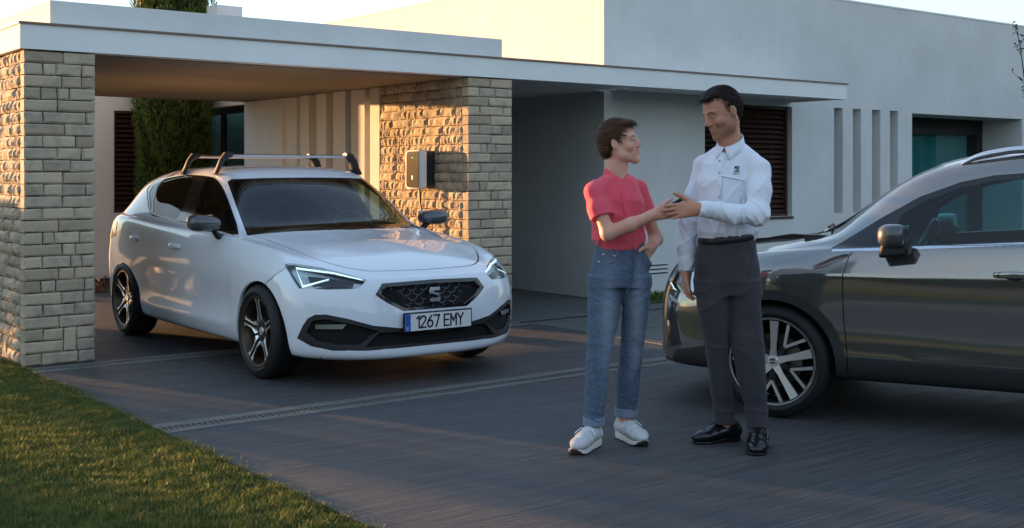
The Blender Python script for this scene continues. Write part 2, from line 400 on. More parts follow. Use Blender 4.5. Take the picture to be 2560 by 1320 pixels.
# louvred window
def louvre(parent, x0, x1, z0, z1, yf, n, inv):
    fr = MB(); fw = .035
    fr.box(x0, x1, yf, yf + .08, z1 - fw, z1).box(x0, x1, yf, yf + .08, z0, z0 + fw).box(x0, x0 + fw, yf, yf + .08, z0 + fw, z1 - fw).box(x1 - fw, x1, yf, yf + .08, z0 + fw, z1 - fw)
    f = inv('louvred_shutter', fr, M['slat'])
    bk = MB().box(x0, x1, yf + .10, yf + .12, z0, z1); b = inv('window_pane', bk, M['black_glass'])
    st = (z1 - z0 - 2 * fw) / n
    me = None
    for k in range(n):
        zc = z0 + fw + (k + .5) * st
        mt = Matrix.Translation((0, yf + .045, zc)) @ Matrix.Rotation(R(38), 4, 'X')
        o = inv('slat', MB().box(x0 + fw, x1 - fw, -.032, .032, -.004, .004, mtx=mt), M['slat'], f)
    return f
M['black_glass'] = mat('dark_window_glass', (.01, .012, .014), .04, spec=.8)
louvre(hs, wx0, wx1, wz0, wz1, Y0 + .07, 21, lambda n, mb, m, par=None: hpart(n, mb, m, par) if par is None else plain(n, mb, m, par))
hpart('window_sill', MB().box(wx0 - .01, wx1 + .01, Y0 - .02, Y0 + .06, wz0 - .03, wz0 - .002), M['slat'])
# wall vent: three slits
vx0, vx1 = x_at(1600, Y0), x_at(1668, Y0)
for i, v in enumerate((661, 671, 681)):
    z = z_at(v, vx1, Y0); hpart('vent_slot', MB().box(vx0, vx1, Y0 - .008, Y0 - .001, z - .006, z + .006), M['dark_frame'])
    hpart('vent_lip', MB().box(vx0, vx1, Y0 - .014, Y0 - .001, z + .0065, z + .011), M['white_wall'])
# sliding door recess
hpart('recess_side', MB().box(dx1, dx1 + .05, Y0 + T + .001, dyb + .6, 0, dz), M['white_wall'])
hpart('recess_side', MB().box(dx0 - .05, dx0, Y0 + T + .032, dyb + .6, 0, dz), M['white_wall'])
hpart('recess_ceiling', MB().box(dx0 - .05, dx1 + .05, Y0 + T + .001, dyb + .6, dz + .001, dz + .04), M['grey_wall'])
fd = hpart('sliding_door', MB().box(dx0, dx1, dyb, dyb + .08, dz - .24, dz - .001).box(dx0, dx0 + .02, dyb, dyb + .08, 0, dz - .24).box(dx1 - .16, dx1, dyb, dyb + .08, 0, dz - .24).box(dx0 + .28, dx0 + .36, dyb - .02, dyb + .06, 0, dz - .241).box(dx0 + .95, dx0 + .99, dyb + .01, dyb + .06, 0, dz - .241), M['dark_frame'])
plain('pane', MB().box(dx0 + .02, dx1 - .16, dyb + .081, dyb + .085, 0, dz - .241), M['pane'], fd)
M['curtain'] = mat('teal_grey_curtain', (.42, .62, .62), .9)
cv = []; cf = []; N = 120
for i in range(N + 1):
    x = dx0 + .02 + (dx1 - dx0 - .2) * i / N; y = dyb + .16 + .035 * math.sin(i * .9) + .02 * math.sin(i * .37 + 1)
    cv += [(x, y, .02), (x, y, dz - .1)]
    if i: cf.append((2 * i - 2, 2 * i, 2 * i + 1, 2 * i - 1))
mb_ = MB().add(cv, cf); cur = plain('curtain', mb_, M['curtain'], fd, smooth='all')
hpart('room_back', MB().box(dx0 - .05, dx1 + .05, dyb + .56, dyb + .6, 0, dz), M['grey_wall'])

# ---------------------------------------------------------------- back wing
bw = empty('garden_wing', 'low white wing behind the carport with dark louvred window', 'building', (2.3, 6.46, 0))
def bpart(name, mb, m, par=None, **k):
    o = mb.build(name, m, **k); o.parent = par or bw
    if par is None: o.matrix_parent_inverse = Matrix.Translation((-2.3, -6.46, 0))
    return o
bx0 = 2.33; qx0 = x_at(285, 6.46); qx1 = 3.85; qz0 = z_at(532, qx0, 6.46); qz1 = z_at(276, qx0, 6.46)
w = MB(); w.box(bx0, qx0, 6.46, 6.7, 0, 2.75).box(qx0, qx1, 6.46, 6.7, 0, qz0).box(qx0, qx1, 6.46, 6.7, qz1, 2.75).box(qx1, 4.1, 6.46, 6.7, 0, 2.75).box(bx0, 8, 6.701, 11, 0, 2.75)
bpart('wall', w, M['white_wall'])
louvre(bw, qx0, qx1, qz0, qz1, 6.50, 20, lambda n, mb, m, par=None: bpart(n, mb, m, par))
bpart('roof_box', MB().box(3.56, x_at(606, 4.80), 4.80, 5.1, 2.46, 3.44), M['white_wall'])
bpart('soffit_edge', MB().box(4.0, 6.3, 4.80, 6.45, 2.25, 2.45), M['fascia'])
bpart('door_frame', MB().box(4.10, 4.16, 4.80, 6.45, 2.16, 2.249).box(4.10, 4.16, 5.02, 5.08, 0, 2.16).box(4.10, 4.16, 5.85, 5.91, 0, 2.16).box(4.10, 4.16, 6.39, 6.45, 0, 2.16), M['dark_frame'])
bpart('door_pane', MB().box(4.12, 4.13, 5.08, 6.39, 0, 2.16), M['pane'])
bpart('door_back', MB().box(4.9, 4.95, 4.8, 6.45, 0, 2.24), M['grey_wall'])
for k in range(22): bpart('slat', MB().box(4.11, 4.15, 4.82, 5.015, .1 + k * .093, .16 + k * .093), M['slat'])
# ---------------------------------------------------------------- car building kit
def pin(p, poly):
    x, y = p; c = False; j = len(poly) - 1
    for i in range(len(poly)):
        xi, yi = poly[i]; xj, yj = poly[j]
        if (yi > y) != (yj > y) and x < (xj - xi) * (y - yi) / (yj - yi) + xi: c = not c
        j = i
    return c
def smooth_poly(pts, n=4, closed=True):
    """Catmull-Rom through the points"""
    out = []; N = len(pts)
    for i in range(N if closed else N - 1):
        p = [pts[(i + k) % N] if closed else pts[max(0, min(N - 1, i + k))] for k in (-1, 0, 1, 2)]
        for s in range(n):
            t = s / n
            out.append(tuple(.5 * (2 * p[1][d] + (p[2][d] - p[0][d]) * t + (2 * p[0][d] - 5 * p[1][d] + 4 * p[2][d] - p[3][d]) * t * t + (3 * p[1][d] - p[0][d] - 3 * p[2][d] + p[3][d]) * t ** 3) for d in range(len(pts[0]))))
    if not closed: out.append(tuple(pts[-1]))
    return out
def stroke(pts, w):
    """polygon round a polyline"""
    n = len(pts); L = []; Rr = []
    for i in range(n):
        a = pts[max(i - 1, 0)]; b = pts[min(i + 1, n - 1)]; dx, dy = b[0] - a[0], b[1] - a[1]; l = math.hypot(dx, dy) or 1
        ww = w[i] if isinstance(w, (list, tuple)) else w
        L.append((pts[i][0] - dy / l * ww / 2, pts[i][1] + dx / l * ww / 2)); Rr.append((pts[i][0] + dy / l * ww / 2, pts[i][1] - dx / l * ww / 2))
    return L + Rr[::-1]
class Car:
    def __init__(s, cols, pose, creases=(), level=3, fitit=3, near=-1):
        s.pose = pose; s.near = near       # half modelled: y has the sign of near
        K, J = len(cols), len(cols[0])
        P = np.array(cols, float)          # K,J,3 with y=|y|
        s.K, s.J = K, J
        vid = {}; V = []; 
        for k in range(K):
            for j in range(J):
                x, w, z = P[k, j]
                vid[(k, j, 1)] = len(V); V.append((x, w, z))
                if w < 1e-6: vid[(k, j, -1)] = vid[(k, j, 1)]
                else: vid[(k, j, -1)] = len(V); V.append((x, -w, z))
        F = []
        for sg in (1, -1):
            for k in range(K - 1):
                for j in range(J - 1):
                    q = [vid[(k, j, sg)], vid[(k + 1, j, sg)], vid[(k + 1, j + 1, sg)], vid[(k, j + 1, sg)]]
                    q2 = []
                    for i in q:
                        if i not in q2: q2.append(i)
                    if len(q2) < 3: continue
                    F.append(q2 if sg > 0 else q2[::-1])
        T = np.array(V); Q = T.copy()
        cr = {}
        for (k0, k1, j, val) in creases:       # along loop j
            for k in range(k0, k1):
                for sg in (1, -1): cr[tuple(sorted((vid[(k, j, sg)], vid[(k + 1, j, sg)])))] = val
        def run(Q, lv):
            me = bpy.data.meshes.new('tmp'); me.from_pydata(Q.tolist(), [], F); me.update()
            at = me.attributes.new('crease_edge', 'FLOAT', 'EDGE')
            for e in me.edges:
                kk = tuple(sorted(e.vertices))
                if kk in cr: at.data[e.index].value = cr[kk]
            o = bpy.data.objects.new('tmp', me); COL.objects.link(o)
            md = o.modifiers.new('s', 'SUBSURF'); md.levels = lv; md.render_levels = lv; md.use_limit_surface = True
            dg = bpy.context.evaluated_depsgraph_get(); dg.update(); ev = o.evaluated_get(dg); m2 = bpy.data.meshes.new_from_object(ev)
            bpy.data.objects.remove(o); bpy.data.meshes.remove(me)
            return m2
        for it in range(fitit):
            m2 = run(Q, 1); co = np.zeros(len(m2.vertices) * 3); m2.vertices.foreach_get('co', co); co = co.reshape(-1, 3)[:len(T)]
            Q = Q + .85 * (T - co); Q[np.abs(T[:, 1]) < 1e-6, 1] = 0; bpy.data.meshes.remove(m2)
        m2 = run(Q, level)
        bm = bmesh.new(); bm.from_mesh(m2); bpy.data.meshes.remove(m2)
        bmesh.ops.recalc_face_normals(bm, faces=bm.faces)
        # make sure they look outwards
        f = max(bm.faces, key=lambda f: f.calc_center_median().z)
        if f.normal.z < 0: bmesh.ops.reverse_faces(bm, faces=bm.faces)
        bm.normal_update()
        nl = bm.verts.layers.float_vector.new('nrm')
        for v in bm.verts: v[nl] = v.normal.copy()
        dl = [v for v in bm.verts if v.co.y * near < -1e-5]
        bmesh.ops.delete(bm, geom=dl, context='VERTS')
        for v in bm.verts:
            if abs(v.co.y) < 1e-4:
                v.co.y = 0; n = v[nl]; n.y = 0; v[nl] = n.normalized()
        s.bm = bm; s.nl = nl; s.il = bm.faces.layers.int.new('pid')
        a, b, yaw, sc = pose
        s.W = Matrix.Translation((a, b, 0)) @ Matrix.Rotation(yaw, 4, 'Z') @ Matrix.Scale(sc, 4)
        s.Wi = s.W.inverted()
        s.cam = s.Wi @ Vector(CAMP)
        # basis of the photograph in car space
        s.e_f = (s.Wi.to_3x3() @ Vector((.611, .791, 0))); s.e_r = (s.Wi.to_3x3() @ Vector((.791, -.611, 0))); s.e_u = (s.Wi.to_3x3() @ Vector((0, 0, 1)))
        q = s.W.to_3x3()
        s.Wm = q
    def px(s, p):
        d = s.W @ p - Vector(CAMP); dep = .611 * d.x + .791 * d.y
        return (1280 + 2951 * (.791 * d.x - .611 * d.y) / dep, 434 - 2951 * d.z / dep)
    def raydir(s, uv):
        r = (uv[0] - 1280) / 2951; t = (434 - uv[1]) / 2951
        return s.e_f + s.e_r * r + s.e_u * t
    def cut(s, poly, pid, mode='px', cond=None, only=None):
        """cut the outline into the skin; faces inside get pid.  mode: px = seen from the viewpoint, side / front / top = orthographic"""
        bm = s.bm; il = s.il
        if mode == 'px': pf = s.px
        elif mode == 'side': pf = lambda p: (p.x, p.z)
        elif mode == 'front': pf = lambda p: (p.y, p.z)
        else: pf = lambda p: (p.x, p.y)
        us = [p[0] for p in poly]; vs_ = [p[1] for p in poly]; b0, b1, c0, c1 = min(us), max(us), min(vs_), max(vs_)
        def ok(f):
            if only is not None and f[il] not in only: return False
            c = f.calc_center_median()
            if mode == 'px':
                if f.normal.dot(s.cam - c) <= 0: return False
            elif mode == 'side':
                if f.normal.y * s.near <= 0.02: return False
            if cond and not cond(c): return False
            return True
        near = []
        for f in bm.faces:
            ps = [pf(v.co) for v in f.verts]
            if max(p[0] for p in ps) < b0 or min(p[0] for p in ps) > b1 or max(p[1] for p in ps) < c0 or min(p[1] for p in ps) > c1: continue
            if ok(f): near.append(f)
        near = set(near); n = len(poly)
        for i in range(n):
            a, b = poly[i], poly[(i + 1) % n]
            if abs(a[0] - b[0]) + abs(a[1] - b[1]) < 1e-9: continue
            if mode == 'px': po = s.cam; no = s.raydir(a).cross(s.raydir(b))
            elif mode == 'side': po = Vector((a[0], 0, a[1])); no = Vector((b[0] - a[0], 0, b[1] - a[1])).cross(Vector((0, 1, 0)))
            elif mode == 'front': po = Vector((0, a[0], a[1])); no = Vector((0, b[0] - a[0], b[1] - a[1])).cross(Vector((1, 0, 0)))
            else: po = Vector((a[0], a[1], 0)); no = Vector((b[0] - a[0], b[1] - a[1], 0)).cross(Vector((0, 0, 1)))
            if no.length < 1e-12: continue
            no.normalize()
            x0, x1 = min(a[0], b[0]), max(a[0], b[0]); y0, y1 = min(a[1], b[1]), max(a[1], b[1]); sel = []
            for f in near:
                ps = [pf(v.co) for v in f.verts]
                if max(p[0] for p in ps) < x0 or min(p[0] for p in ps) > x1 or max(p[1] for p in ps) < y0 or min(p[1] for p in ps) > y1: continue
                ds = [(v.co - po).dot(no) for v in f.verts]
                if min(ds) > -1e-6 or max(ds) < 1e-6: continue
                sel.append(f)
            if not sel: continue
            geom = set(sel)
            for f in sel: geom.update(f.edges); geom.update(f.verts)
            fid = {}
            r = bmesh.ops.bisect_plane(bm, geom=list(geom), dist=1e-6, plane_co=po, plane_no=no)
            near = {f for f in near if f.is_valid}
            for g_ in r['geom']:
                if isinstance(g_, bmesh.types.BMFace): near.add(g_)
        cnt = 0
        for f in near:
            if not f.is_valid or not ok(f): continue
            c = Vector((0, 0, 0)); 
            for v in f.verts: c += v.co
            c /= len(f.verts)
            if pin(pf(c), poly): f[il] = pid; cnt += 1
        return cnt
    def faces(s, pid): return [f for f in s.bm.faces if f[s.il] == pid]
    def extract(s, name, pids, m, parent, both=False, side=1, offset=0, mats=None, rim=0, keep=True):
        """side 1: modelled half, -1: its mirror image; both: the two in one mesh. rim adds an inward flange along open edges"""
        pids = pids if isinstance(pids, (list, tuple, set)) else [pids]
        idx = {}; V = []; N = []; F = []; MI = []
        fl = [f for f in s.bm.faces if f[s.il] in pids]
        if not fl: return None
        for f in fl:
            q = []
            for v in f.verts:
                if v.index not in idx: pass
                k = v
                if k not in idx:
                    n = Vector(v[s.nl]); n = n.normalized() if n.length > 1e-6 else v.normal
                    idx[k] = len(V); V.append(v.co + n * offset); N.append(n)
                q.append(idx[k])
            F.append(q); MI.append(list(pids).index(f[s.il]) if mats else 0)
        if rim:
            ed = {}
            for q in F:
                for i in range(len(q)):
                    a, b = q[i], q[(i + 1) % len(q)]; kk = (min(a, b), max(a, b)); ed.setdefault(kk, []).append((a, b))
            inn = {}
            for kk, l in list(ed.items()):
                if len(l) != 1: continue
                a, b = l[0]
                if both and abs(V[a].y) < 1e-5 and abs(V[b].y) < 1e-5: continue
                for i in (a, b):
                    if i not in inn: inn[i] = len(V); V.append(V[i] - N[i] * rim); N.append(N[i])
                F.append([b, a, inn[a], inn[b]]); MI.append(0)
        halves = [1, -1] if both else [side]
        VV = []; NN = []; FF = []; MM = []
        for h in halves:
            n0 = len(VV); VV += [(v.x, v.y * h, v.z) for v in V]; NN += [(n.x, n.y * h, n.z) for n in N]
            FF += [[i + n0 for i in (q if h > 0 else q[::-1])] for q in F]; MM += MI
        me = bpy.data.meshes.new(name); me.from_pydata(VV, [], FF); me.update()
        for mm in (mats or [m]): me.materials.append(mm)
        me.polygons.foreach_set('material_index', MM)
        me.polygons.foreach_set('use_smooth', [True] * len(FF))
        me.normals_split_custom_set_from_vertices(NN)
        o = bpy.data.objects.new(name, me); COL.objects.link(o); o.parent = parent
        return o
    def hit(s, uv, y=None):
        """point of the skin under a photo position"""
        from mathutils.bvhtree import BVHTree
        if not hasattr(s, 'bvh'): s.bvh = BVHTree.FromBMesh(s.bm)
        r = s.bvh.ray_cast(s.cam, s.raydir(uv).normalized()); return (r[0], r[1]) if r[0] else (None, None)
def local_build(mb, name, m, parent, **k): return mb.build(name, m, parent, **k)
def lathe(mb, prof, n=48, axis='y', m=0, flip=1):
    """prof: (radius, offset along y)"""
    vs = [(r * math.cos(2 * math.pi * i / n), o * flip, r * math.sin(2 * math.pi * i / n)) for i in range(n) for r, o in prof]
    k = len(prof); fs = [(i * k + j, ((i + 1) % n) * k + j, ((i + 1) % n) * k + j + 1, i * k + j + 1) for i in range(n) for j in range(k - 1)]
    mb.add(vs, fs, m); return mb
M['rubber'] = mat('tyre_rubber', (.012, .012, .013), .62, spec=.4)
M['rim_silver'] = mat('machined_alloy', (.78, .78, .80), .38, 1.0)
M['rim_dark'] = mat('dark_grey_alloy', (.075, .055, .038), .35, .7)
M['rim_black'] = mat('gloss_black_alloy', (.012, .012, .013), .2, 0, coat=.6)
M['disc'] = mat('brake_disc_steel', (.22, .21, .20), .35, .9)
M['arch_black'] = mat('wheel_well_black', (.004, .004, .005), .9)
M['trim'] = mat('black_plastic_trim', (.016, .017, .019), .48)
M['gloss_black'] = mat('gloss_black', (.008, .009, .01), .08, coat=.5)
M['chrome'] = mat('chrome', (.75, .76, .78), .08, 1.0)
M['seat'] = mat('dark_seat_fabric', (.035, .037, .042), .8)
M['dash'] = mat('dashboard_plastic', (.02, .021, .024), .6)
M['uncover'] = mat('underbody_plastic', (.01, .01, .011), .8)
M['lens'] = m_pane('headlamp_lens', (.92, .96, .97), .9, .5)
M['lamp_in'] = mat('headlamp_reflector', (.42, .46, .48), .25, .9)
M['red_lens'] = mat('red_tail_lens', (.50, .01, .012), .12, coat=.6)
M['tyre_txt'] = M['rubber']
def make_wheel(parent, loc, Rt, Rr, Wd, side, spokes, name='wheel', rot=0):
    """wheel with its outer face towards side * y"""
    w = bpy.data.objects.new(name, None); COL.objects.link(w); w.parent = parent; w.location = loc; w.rotation_euler = (0, rot, 0)
    h = Wd / 2; t = MB(); tread = []
    g = 4
    prof = [(Rr - .004, -h + .02), (Rr + .012, -h + .004), (Rt - .05, -h - .006), (Rt - .022, -h + .004), (Rt - .006, -h + .020)]
    yy = -h + .028
    for i in range(g + 1):
        a = -h + .028 + (Wd - .056) * i / (g + 1); b = -h + .028 + (Wd - .056) * (i + 1) / (g + 1)
        prof += [(Rt - .001, a + .003), (Rt, (a + b) / 2), (Rt - .001, b - .006)]
        if i < g: prof += [(Rt - .009, b - .005), (Rt - .009, b + .002)]
    prof += [(Rt - .006, h - .020), (Rt - .022, h - .004), (Rt - .05, h + .006), (Rr + .03, h + .004), (Rr + .027, h + .0075), (Rr + .012, h - .002), (Rr - .004, h - .012)]
    lathe(t, prof, 72, flip=side); ty = t.build('tyre', M['rubber'], w, smooth=True, ang=35)
    # tread blocks
    r = MB(); lathe(r, [(Rr - .012, -h + .02), (Rr - .03, -h + .05), (Rr - .035, h - .06), (Rr - .016, h - .022), (Rr - .013, h - .006), (Rr + .001, h - .002), (Rr + .004, h - .012), (Rr, h - .03)], 72, flip=side)
    rim = r.build('rim', spokes['lip'], w, smooth=True, ang=30)
    d = MB(); lathe(d, [(0, h - .095), (Rr * .62, h - .095), (Rr * .62, h - .12), (0, h - .12)], 40, flip=side); d.build('brake_disc', M['disc'], w, smooth=True)
    bk = MB(); lathe(bk, [(0, h - .15), (Rr - .03, h - .15)], 32, flip=side); bk.build('wheel_back', M['arch_black'], w)
    c = MB(); c.box(Rr * .40, Rr * .72, side * (h - .128) if side > 0 else -(h - .08), side * (h - .08) if side > 0 else -(h - .128), -.075, .075); cc = c.build('brake_caliper', M['rim_dark'], w, bevel=.01)
    spokes['fn'](w, Rr, h, side)
    return w
def spoke_prism(mb, pts, y0, y1, ang, side, m=0):
    """pts (radius, lateral) polygon turned by ang; front face at y0 (towards outside), body back to y1; y may be fn of radius"""
    ca, sa = math.cos(ang), math.sin(ang)
    f = lambda v: v if callable(v) else (lambda r: v)
    f0, f1 = f(y0), f(y1)
    def P(p, d):
        r, l = p; yy = (f0 if d == 0 else f1)(r); return (r * ca - l * sa, yy * side, r * sa + l * ca)
    mb.prism(pts, 0, 1, P, m)
# characters as strokes on a 4 x 6 grid
GLY = {'1': [[(.6, 5), (2, 6), (2, 0)]],
 '2': [[(0, 4.6), (.4, 5.6), (1.5, 6), (2.7, 5.7), (3.2, 4.7), (2.9, 3.6), (0, 0), (3.3, 0)]],
 '6': [[(2.7, 6), (1.2, 4.3), (.2, 2.4), (.2, 1.3), (.8, .3), (1.8, 0), (2.8, .4), (3.3, 1.5), (3.1, 2.8), (2.2, 3.5), (1.2, 3.4), (.4, 2.6)]],
 '7': [[(0, 6), (3.3, 6), (1.3, 0)]],
 'E': [[(3, 6), (0, 6), (0, 0), (3, 0)], [(0, 3.1), (2.6, 3.1)]],
 'M': [[(0, 0), (0, 6), (1.75, 2.4), (3.5, 6), (3.5, 0)]],
 'Y': [[(0, 6), (1.7, 3.1), (3.4, 6)], [(1.7, 3.1), (1.7, 0)]],
 'S': [[(3, 5.2), (2.2, 6), (.8, 6), (0, 5), (.5, 3.8), (2.6, 2.5), (3.1, 1.3), (2.4, 0), (.7, 0), (0, .8)]],
 'A': [[(0, 0), (1.6, 6), (3.2, 0)], [(.6, 2.1), (2.6, 2.1)]], 'T': [[(0, 6), (3.2, 6)], [(1.6, 6), (1.6, 0)]]}
def glyph(mb, ch, fn, s, w, m=0):
    """fn(u, v, d) -> point; flat strokes with a little depth"""
    for pl in GLY[ch]:
        pl = [(a * s, b * s) for a, b in pl]
        for a, b in zip(pl[:-1], pl[1:]):
            dx, dy = b[0] - a[0], b[1] - a[1]; l = math.hypot(dx, dy); ex, ey = dx / l * w / 2, dy / l * w / 2; nx, ny = -ey, ex
            q = [(a[0] - ex + nx, a[1] - ey + ny), (a[0] - ex - nx, a[1] - ey - ny), (b[0] + ex - nx, b[1] + ey - ny), (b[0] + ex + nx, b[1] + ey + ny)]
            mb.prism(q, 0, 1, lambda p, d: fn(p[0], p[1], d), m)
# ---------------------------------------------------------------- white hatchback
def side_lo(x, arch=False):
    return [(x, .80, .18), (x, .85, .215), (x, .885, .31), (x, .868, .46), (x, .895, .64), (x, .893, .79)] if not arch else [(x, .80, .19), (x, .87, .225), (x, .893, .33), (x, .90, .46), (x, .903, .62), (x, .895, .80)]
LC = [
 [(.70,0,.17),(.835,0,.185),(.86,0,.24),(.85,0,.34),(.845,0,.47),(.80,0,.66),(.765,0,.705),(.68,0,.76),(.60,0,.80),(.52,0,.83),(.46,0,.85),(.40,0,.865)],
 [(.69,.28,.17),(.82,.30,.185),(.845,.30,.24),(.835,.30,.34),(.83,.30,.47),(.785,.30,.66),(.75,.28,.705),(.66,.26,.762),(.57,.22,.805),(.48,.17,.838),(.40,.09,.862),(.34,0,.88)],
 [(.62,.52,.17),(.75,.55,.19),(.775,.56,.25),(.765,.56,.34),(.76,.55,.48),(.73,.54,.65),(.69,.50,.715),(.58,.46,.775),(.47,.40,.82),(.37,.30,.855),(.30,.15,.88),(.25,0,.90)],
 [(.50,.70,.18),(.60,.745,.20),(.625,.76,.27),(.62,.765,.36),(.62,.76,.50),(.60,.735,.66),(.54,.67,.755),(.44,.61,.80),(.33,.53,.84),(.25,.41,.875),(.18,.21,.90),(.14,0,.915)],
 [(.40,.80,.19),(.43,.845,.22),(.445,.865,.30),(.445,.875,.40),(.445,.875,.53),(.43,.855,.68),(.38,.775,.80),(.30,.71,.835),(.2,.62,.865),(.12,.49,.895),(.05,.25,.915),(.02,0,.925)],
 [(.12,.80,.19),(.12,.875,.23),(.12,.895,.33),(.12,.90,.45),(.12,.90,.58),(.11,.885,.72),(.08,.82,.85),(.04,.755,.872),(-.02,.67,.89),(-.08,.55,.915),(-.12,.28,.935),(-.14,0,.945)],
 [(-.2,.80,.19),(-.2,.87,.225),(-.2,.893,.33),(-.2,.897,.46),(-.2,.90,.60),(-.2,.89,.74),(-.2,.84,.88),(-.22,.785,.90),(-.24,.71,.915),(-.27,.61,.935),(-.29,.31,.955),(-.30,0,.965)],
 [(-.45,.80,.18),(-.45,.85,.215),(-.45,.88,.32),(-.45,.87,.46),(-.45,.893,.62),(-.45,.89,.77),(-.45,.855,.90),(-.45,.81,.925),(-.45,.76,.94),(-.44,.68,.955),(-.42,.36,.985),(-.41,0,.995)],
 side_lo(-.66) + [(-.66,.862,.915),(-.66,.825,.94),(-.66,.775,.965),(-.64,.70,1.0),(-.56,.38,1.03),(-.53,0,1.045)],
 side_lo(-1.0) + [(-1.0,.868,.93),(-1.0,.82,.96),(-.98,.755,1.06),(-.92,.635,1.20),(-.80,.36,1.23),(-.77,0,1.24)],
 side_lo(-1.4) + [(-1.4,.872,.945),(-1.4,.82,.975),(-1.36,.745,1.13),(-1.2,.585,1.35),(-1.1,.34,1.385),(-1.07,0,1.395)],
 side_lo(-1.75) + [(-1.75,.876,.955),(-1.75,.82,.985),(-1.72,.74,1.16),(-1.60,.60,1.395),(-1.5,.35,1.435),(-1.48,0,1.445)],
 side_lo(-2.1) + [(-2.1,.88,.97),(-2.1,.82,1.0),(-2.1,.735,1.175),(-2.05,.60,1.395),(-2.0,.35,1.44),(-2.0,0,1.455)],
 side_lo(-2.45, True) + [(-2.45,.885,.985),(-2.45,.825,1.02),(-2.47,.73,1.18),(-2.5,.59,1.37),(-2.5,.35,1.42),(-2.5,0,1.437)],
 side_lo(-2.75, True) + [(-2.75,.88,.99),(-2.76,.82,1.03),(-2.80,.72,1.165),(-2.88,.57,1.325),(-2.9,.34,1.38),(-2.9,0,1.40)],
 [(-3.02,.80,.2),(-3.02,.85,.24),(-3.02,.875,.33),(-3.02,.885,.46),(-3.02,.89,.62),(-3.02,.88,.80),(-3.0,.85,.985),(-3.03,.785,1.035),(-3.09,.69,1.12),(-3.16,.54,1.26),(-3.2,.33,1.34),(-3.2,0,1.35)],
 [(-3.25,.72,.22),(-3.3,.78,.25),(-3.32,.80,.34),(-3.33,.80,.47),(-3.33,.805,.62),(-3.3,.80,.80),(-3.27,.78,.95),(-3.28,.72,.99),(-3.31,.64,1.03),(-3.33,.53,1.09),(-3.33,.33,1.16),(-3.33,0,1.17)],
 [(-3.38,.58,.22),(-3.46,.62,.26),(-3.48,.63,.35),(-3.49,.63,.48),(-3.48,.63,.62),(-3.45,.63,.80),(-3.42,.62,.92),(-3.42,.58,.95),(-3.42,.52,.975),(-3.42,.45,1.0),(-3.42,.30,1.03),(-3.42,0,1.04)],
 [(-3.42,.3,.22),(-3.51,.33,.26),(-3.53,.33,.35),(-3.535,.33,.48),(-3.52,.33,.62),(-3.50,.33,.80),(-3.49,.35,.90),(-3.48,.32,.925),(-3.475,.28,.945),(-3.47,.22,.96),(-3.46,.12,.98),(-3.455,0,.985)],
 [(-3.43,0,.22),(-3.52,0,.26),(-3.54,0,.35),(-3.545,0,.48),(-3.53,0,.62),(-3.51,0,.80),(-3.50,0,.88),(-3.495,0,.90),(-3.49,0,.92),(-3.485,0,.935),(-3.48,0,.95),(-3.47,0,.965)],
]
LP = (2.006, -1.452, R(-91.0), 1.0)
def m_paint(name, c, flake=.0, rough=.3, metal=0.0):
    m = mat(name, c, rough, metal, spec=.5, coat=1.0); p = m.node_tree.nodes['Principled BSDF']; p.inputs['Coat Roughness'].default_value = .02
    return m
M['white_paint'] = m_paint('white_car_paint', (.72, .75, .79))
M['cglass'] = m_pane('tinted_car_glass', (.22, .30, .29), .95, .55)
M['dglass'] = m_pane('dark_tinted_glass', (.06, .055, .045), .9, .5)
M['wglass'] = m_pane('windscreen_glass', (.45, .58, .56), 1.0, .62)
M['drl'] = mat('daytime_light', (.9, .95, .95), .3, emit=(.75, 1, .95), estr=.10)
M['plate_w'] = mat('plate_white', (.72, .72, .71), .35)
M['plate_k'] = mat('plate_black', (.01, .01, .01), .4)
M['plate_b'] = mat('plate_blue', (.02, .10, .42), .4)
leon = empty('white_hatchback', 'white five door hatchback with roof bars parked half under the carport', 'car', (LP[0], LP[1], 0), LP[2])
c = Car(LC, LP, creases=[(4, 15, 5, .45), (2, 8, 8, .65), (0, 4, 6, .5), (8, 16, 7, .35), (8, 13, 9, .3), (7, 14, 2, .5)])
# part numbers: 1 glass surround 2 front window 3 rear window 4 quarter 5 windscreen 6 frit 7 headlamp 9 grille frame 10 grille opening 11 lower trim 12 lower intake
# 13 gap 14 bonnet 15 front door 16 rear door 17 bumper 18 tail lamp 19 arch (removed) 20 rear window 21 fog lamp 22 roof
arch = lambda cx, cz, rx, rz, n=40: [(cx + rx * math.cos(2 * math.pi * i / n), cz + rz * math.sin(2 * math.pi * i / n)) for i in range(n)]
sidec = lambda p: p.y < -.55
c.cut(arch(.03, .285, .395, .375), 19, 'side', sidec)
c.cut(arch(-2.665, .27, .385, .35), 19, 'side', sidec)
side_ok = lambda p: p.y < -.45 and p.x < -.3
c.cut([(-.50, .24), (-.485, .45), (-.47, .70), (-.50, .86), (-.60, .99), (-1.0, 1.5), (-1.52, 1.5), (-1.50, .95), (-1.44, .70), (-1.42, .24)], 15, 'side', side_ok)
c.cut([(-1.42, .24), (-1.44, .70), (-1.50, .95), (-1.52, 1.5), (-2.35, 1.5), (-2.62, 1.12), (-2.60, .90), (-2.42, .66), (-2.22, .50), (-2.13, .24)], 16, 'side', side_ok)
c.cut([(-1.3, 1.5), (-1.2, 1.37), (-.6, .99), (-.0, .9), (0, 1.5)], 0, 'side', side_ok)
dlo = [(597,586),(558,580),(500,566),(445,553),(390,542),(376,535),(370,510),(367,478),(376,462),(399,450),(435,440),(476,436),(522,440),(542,449),(560,474),(581,528)]
dlo = smooth_poly(dlo, 2)
up = lambda p: p.z > .88 and p.x < -.4
c.cut(dlo, 1, 'px', lambda p: up(p) and p.y < -.4)
c.cut([(556,577),(500,563),(478,558),(489,520),(504,470),(514,446),(522,444),(538,452),(556,480),(575,530),(590,578)], 2, 'px', lambda p: up(p) and p.y < -.4, only={1})
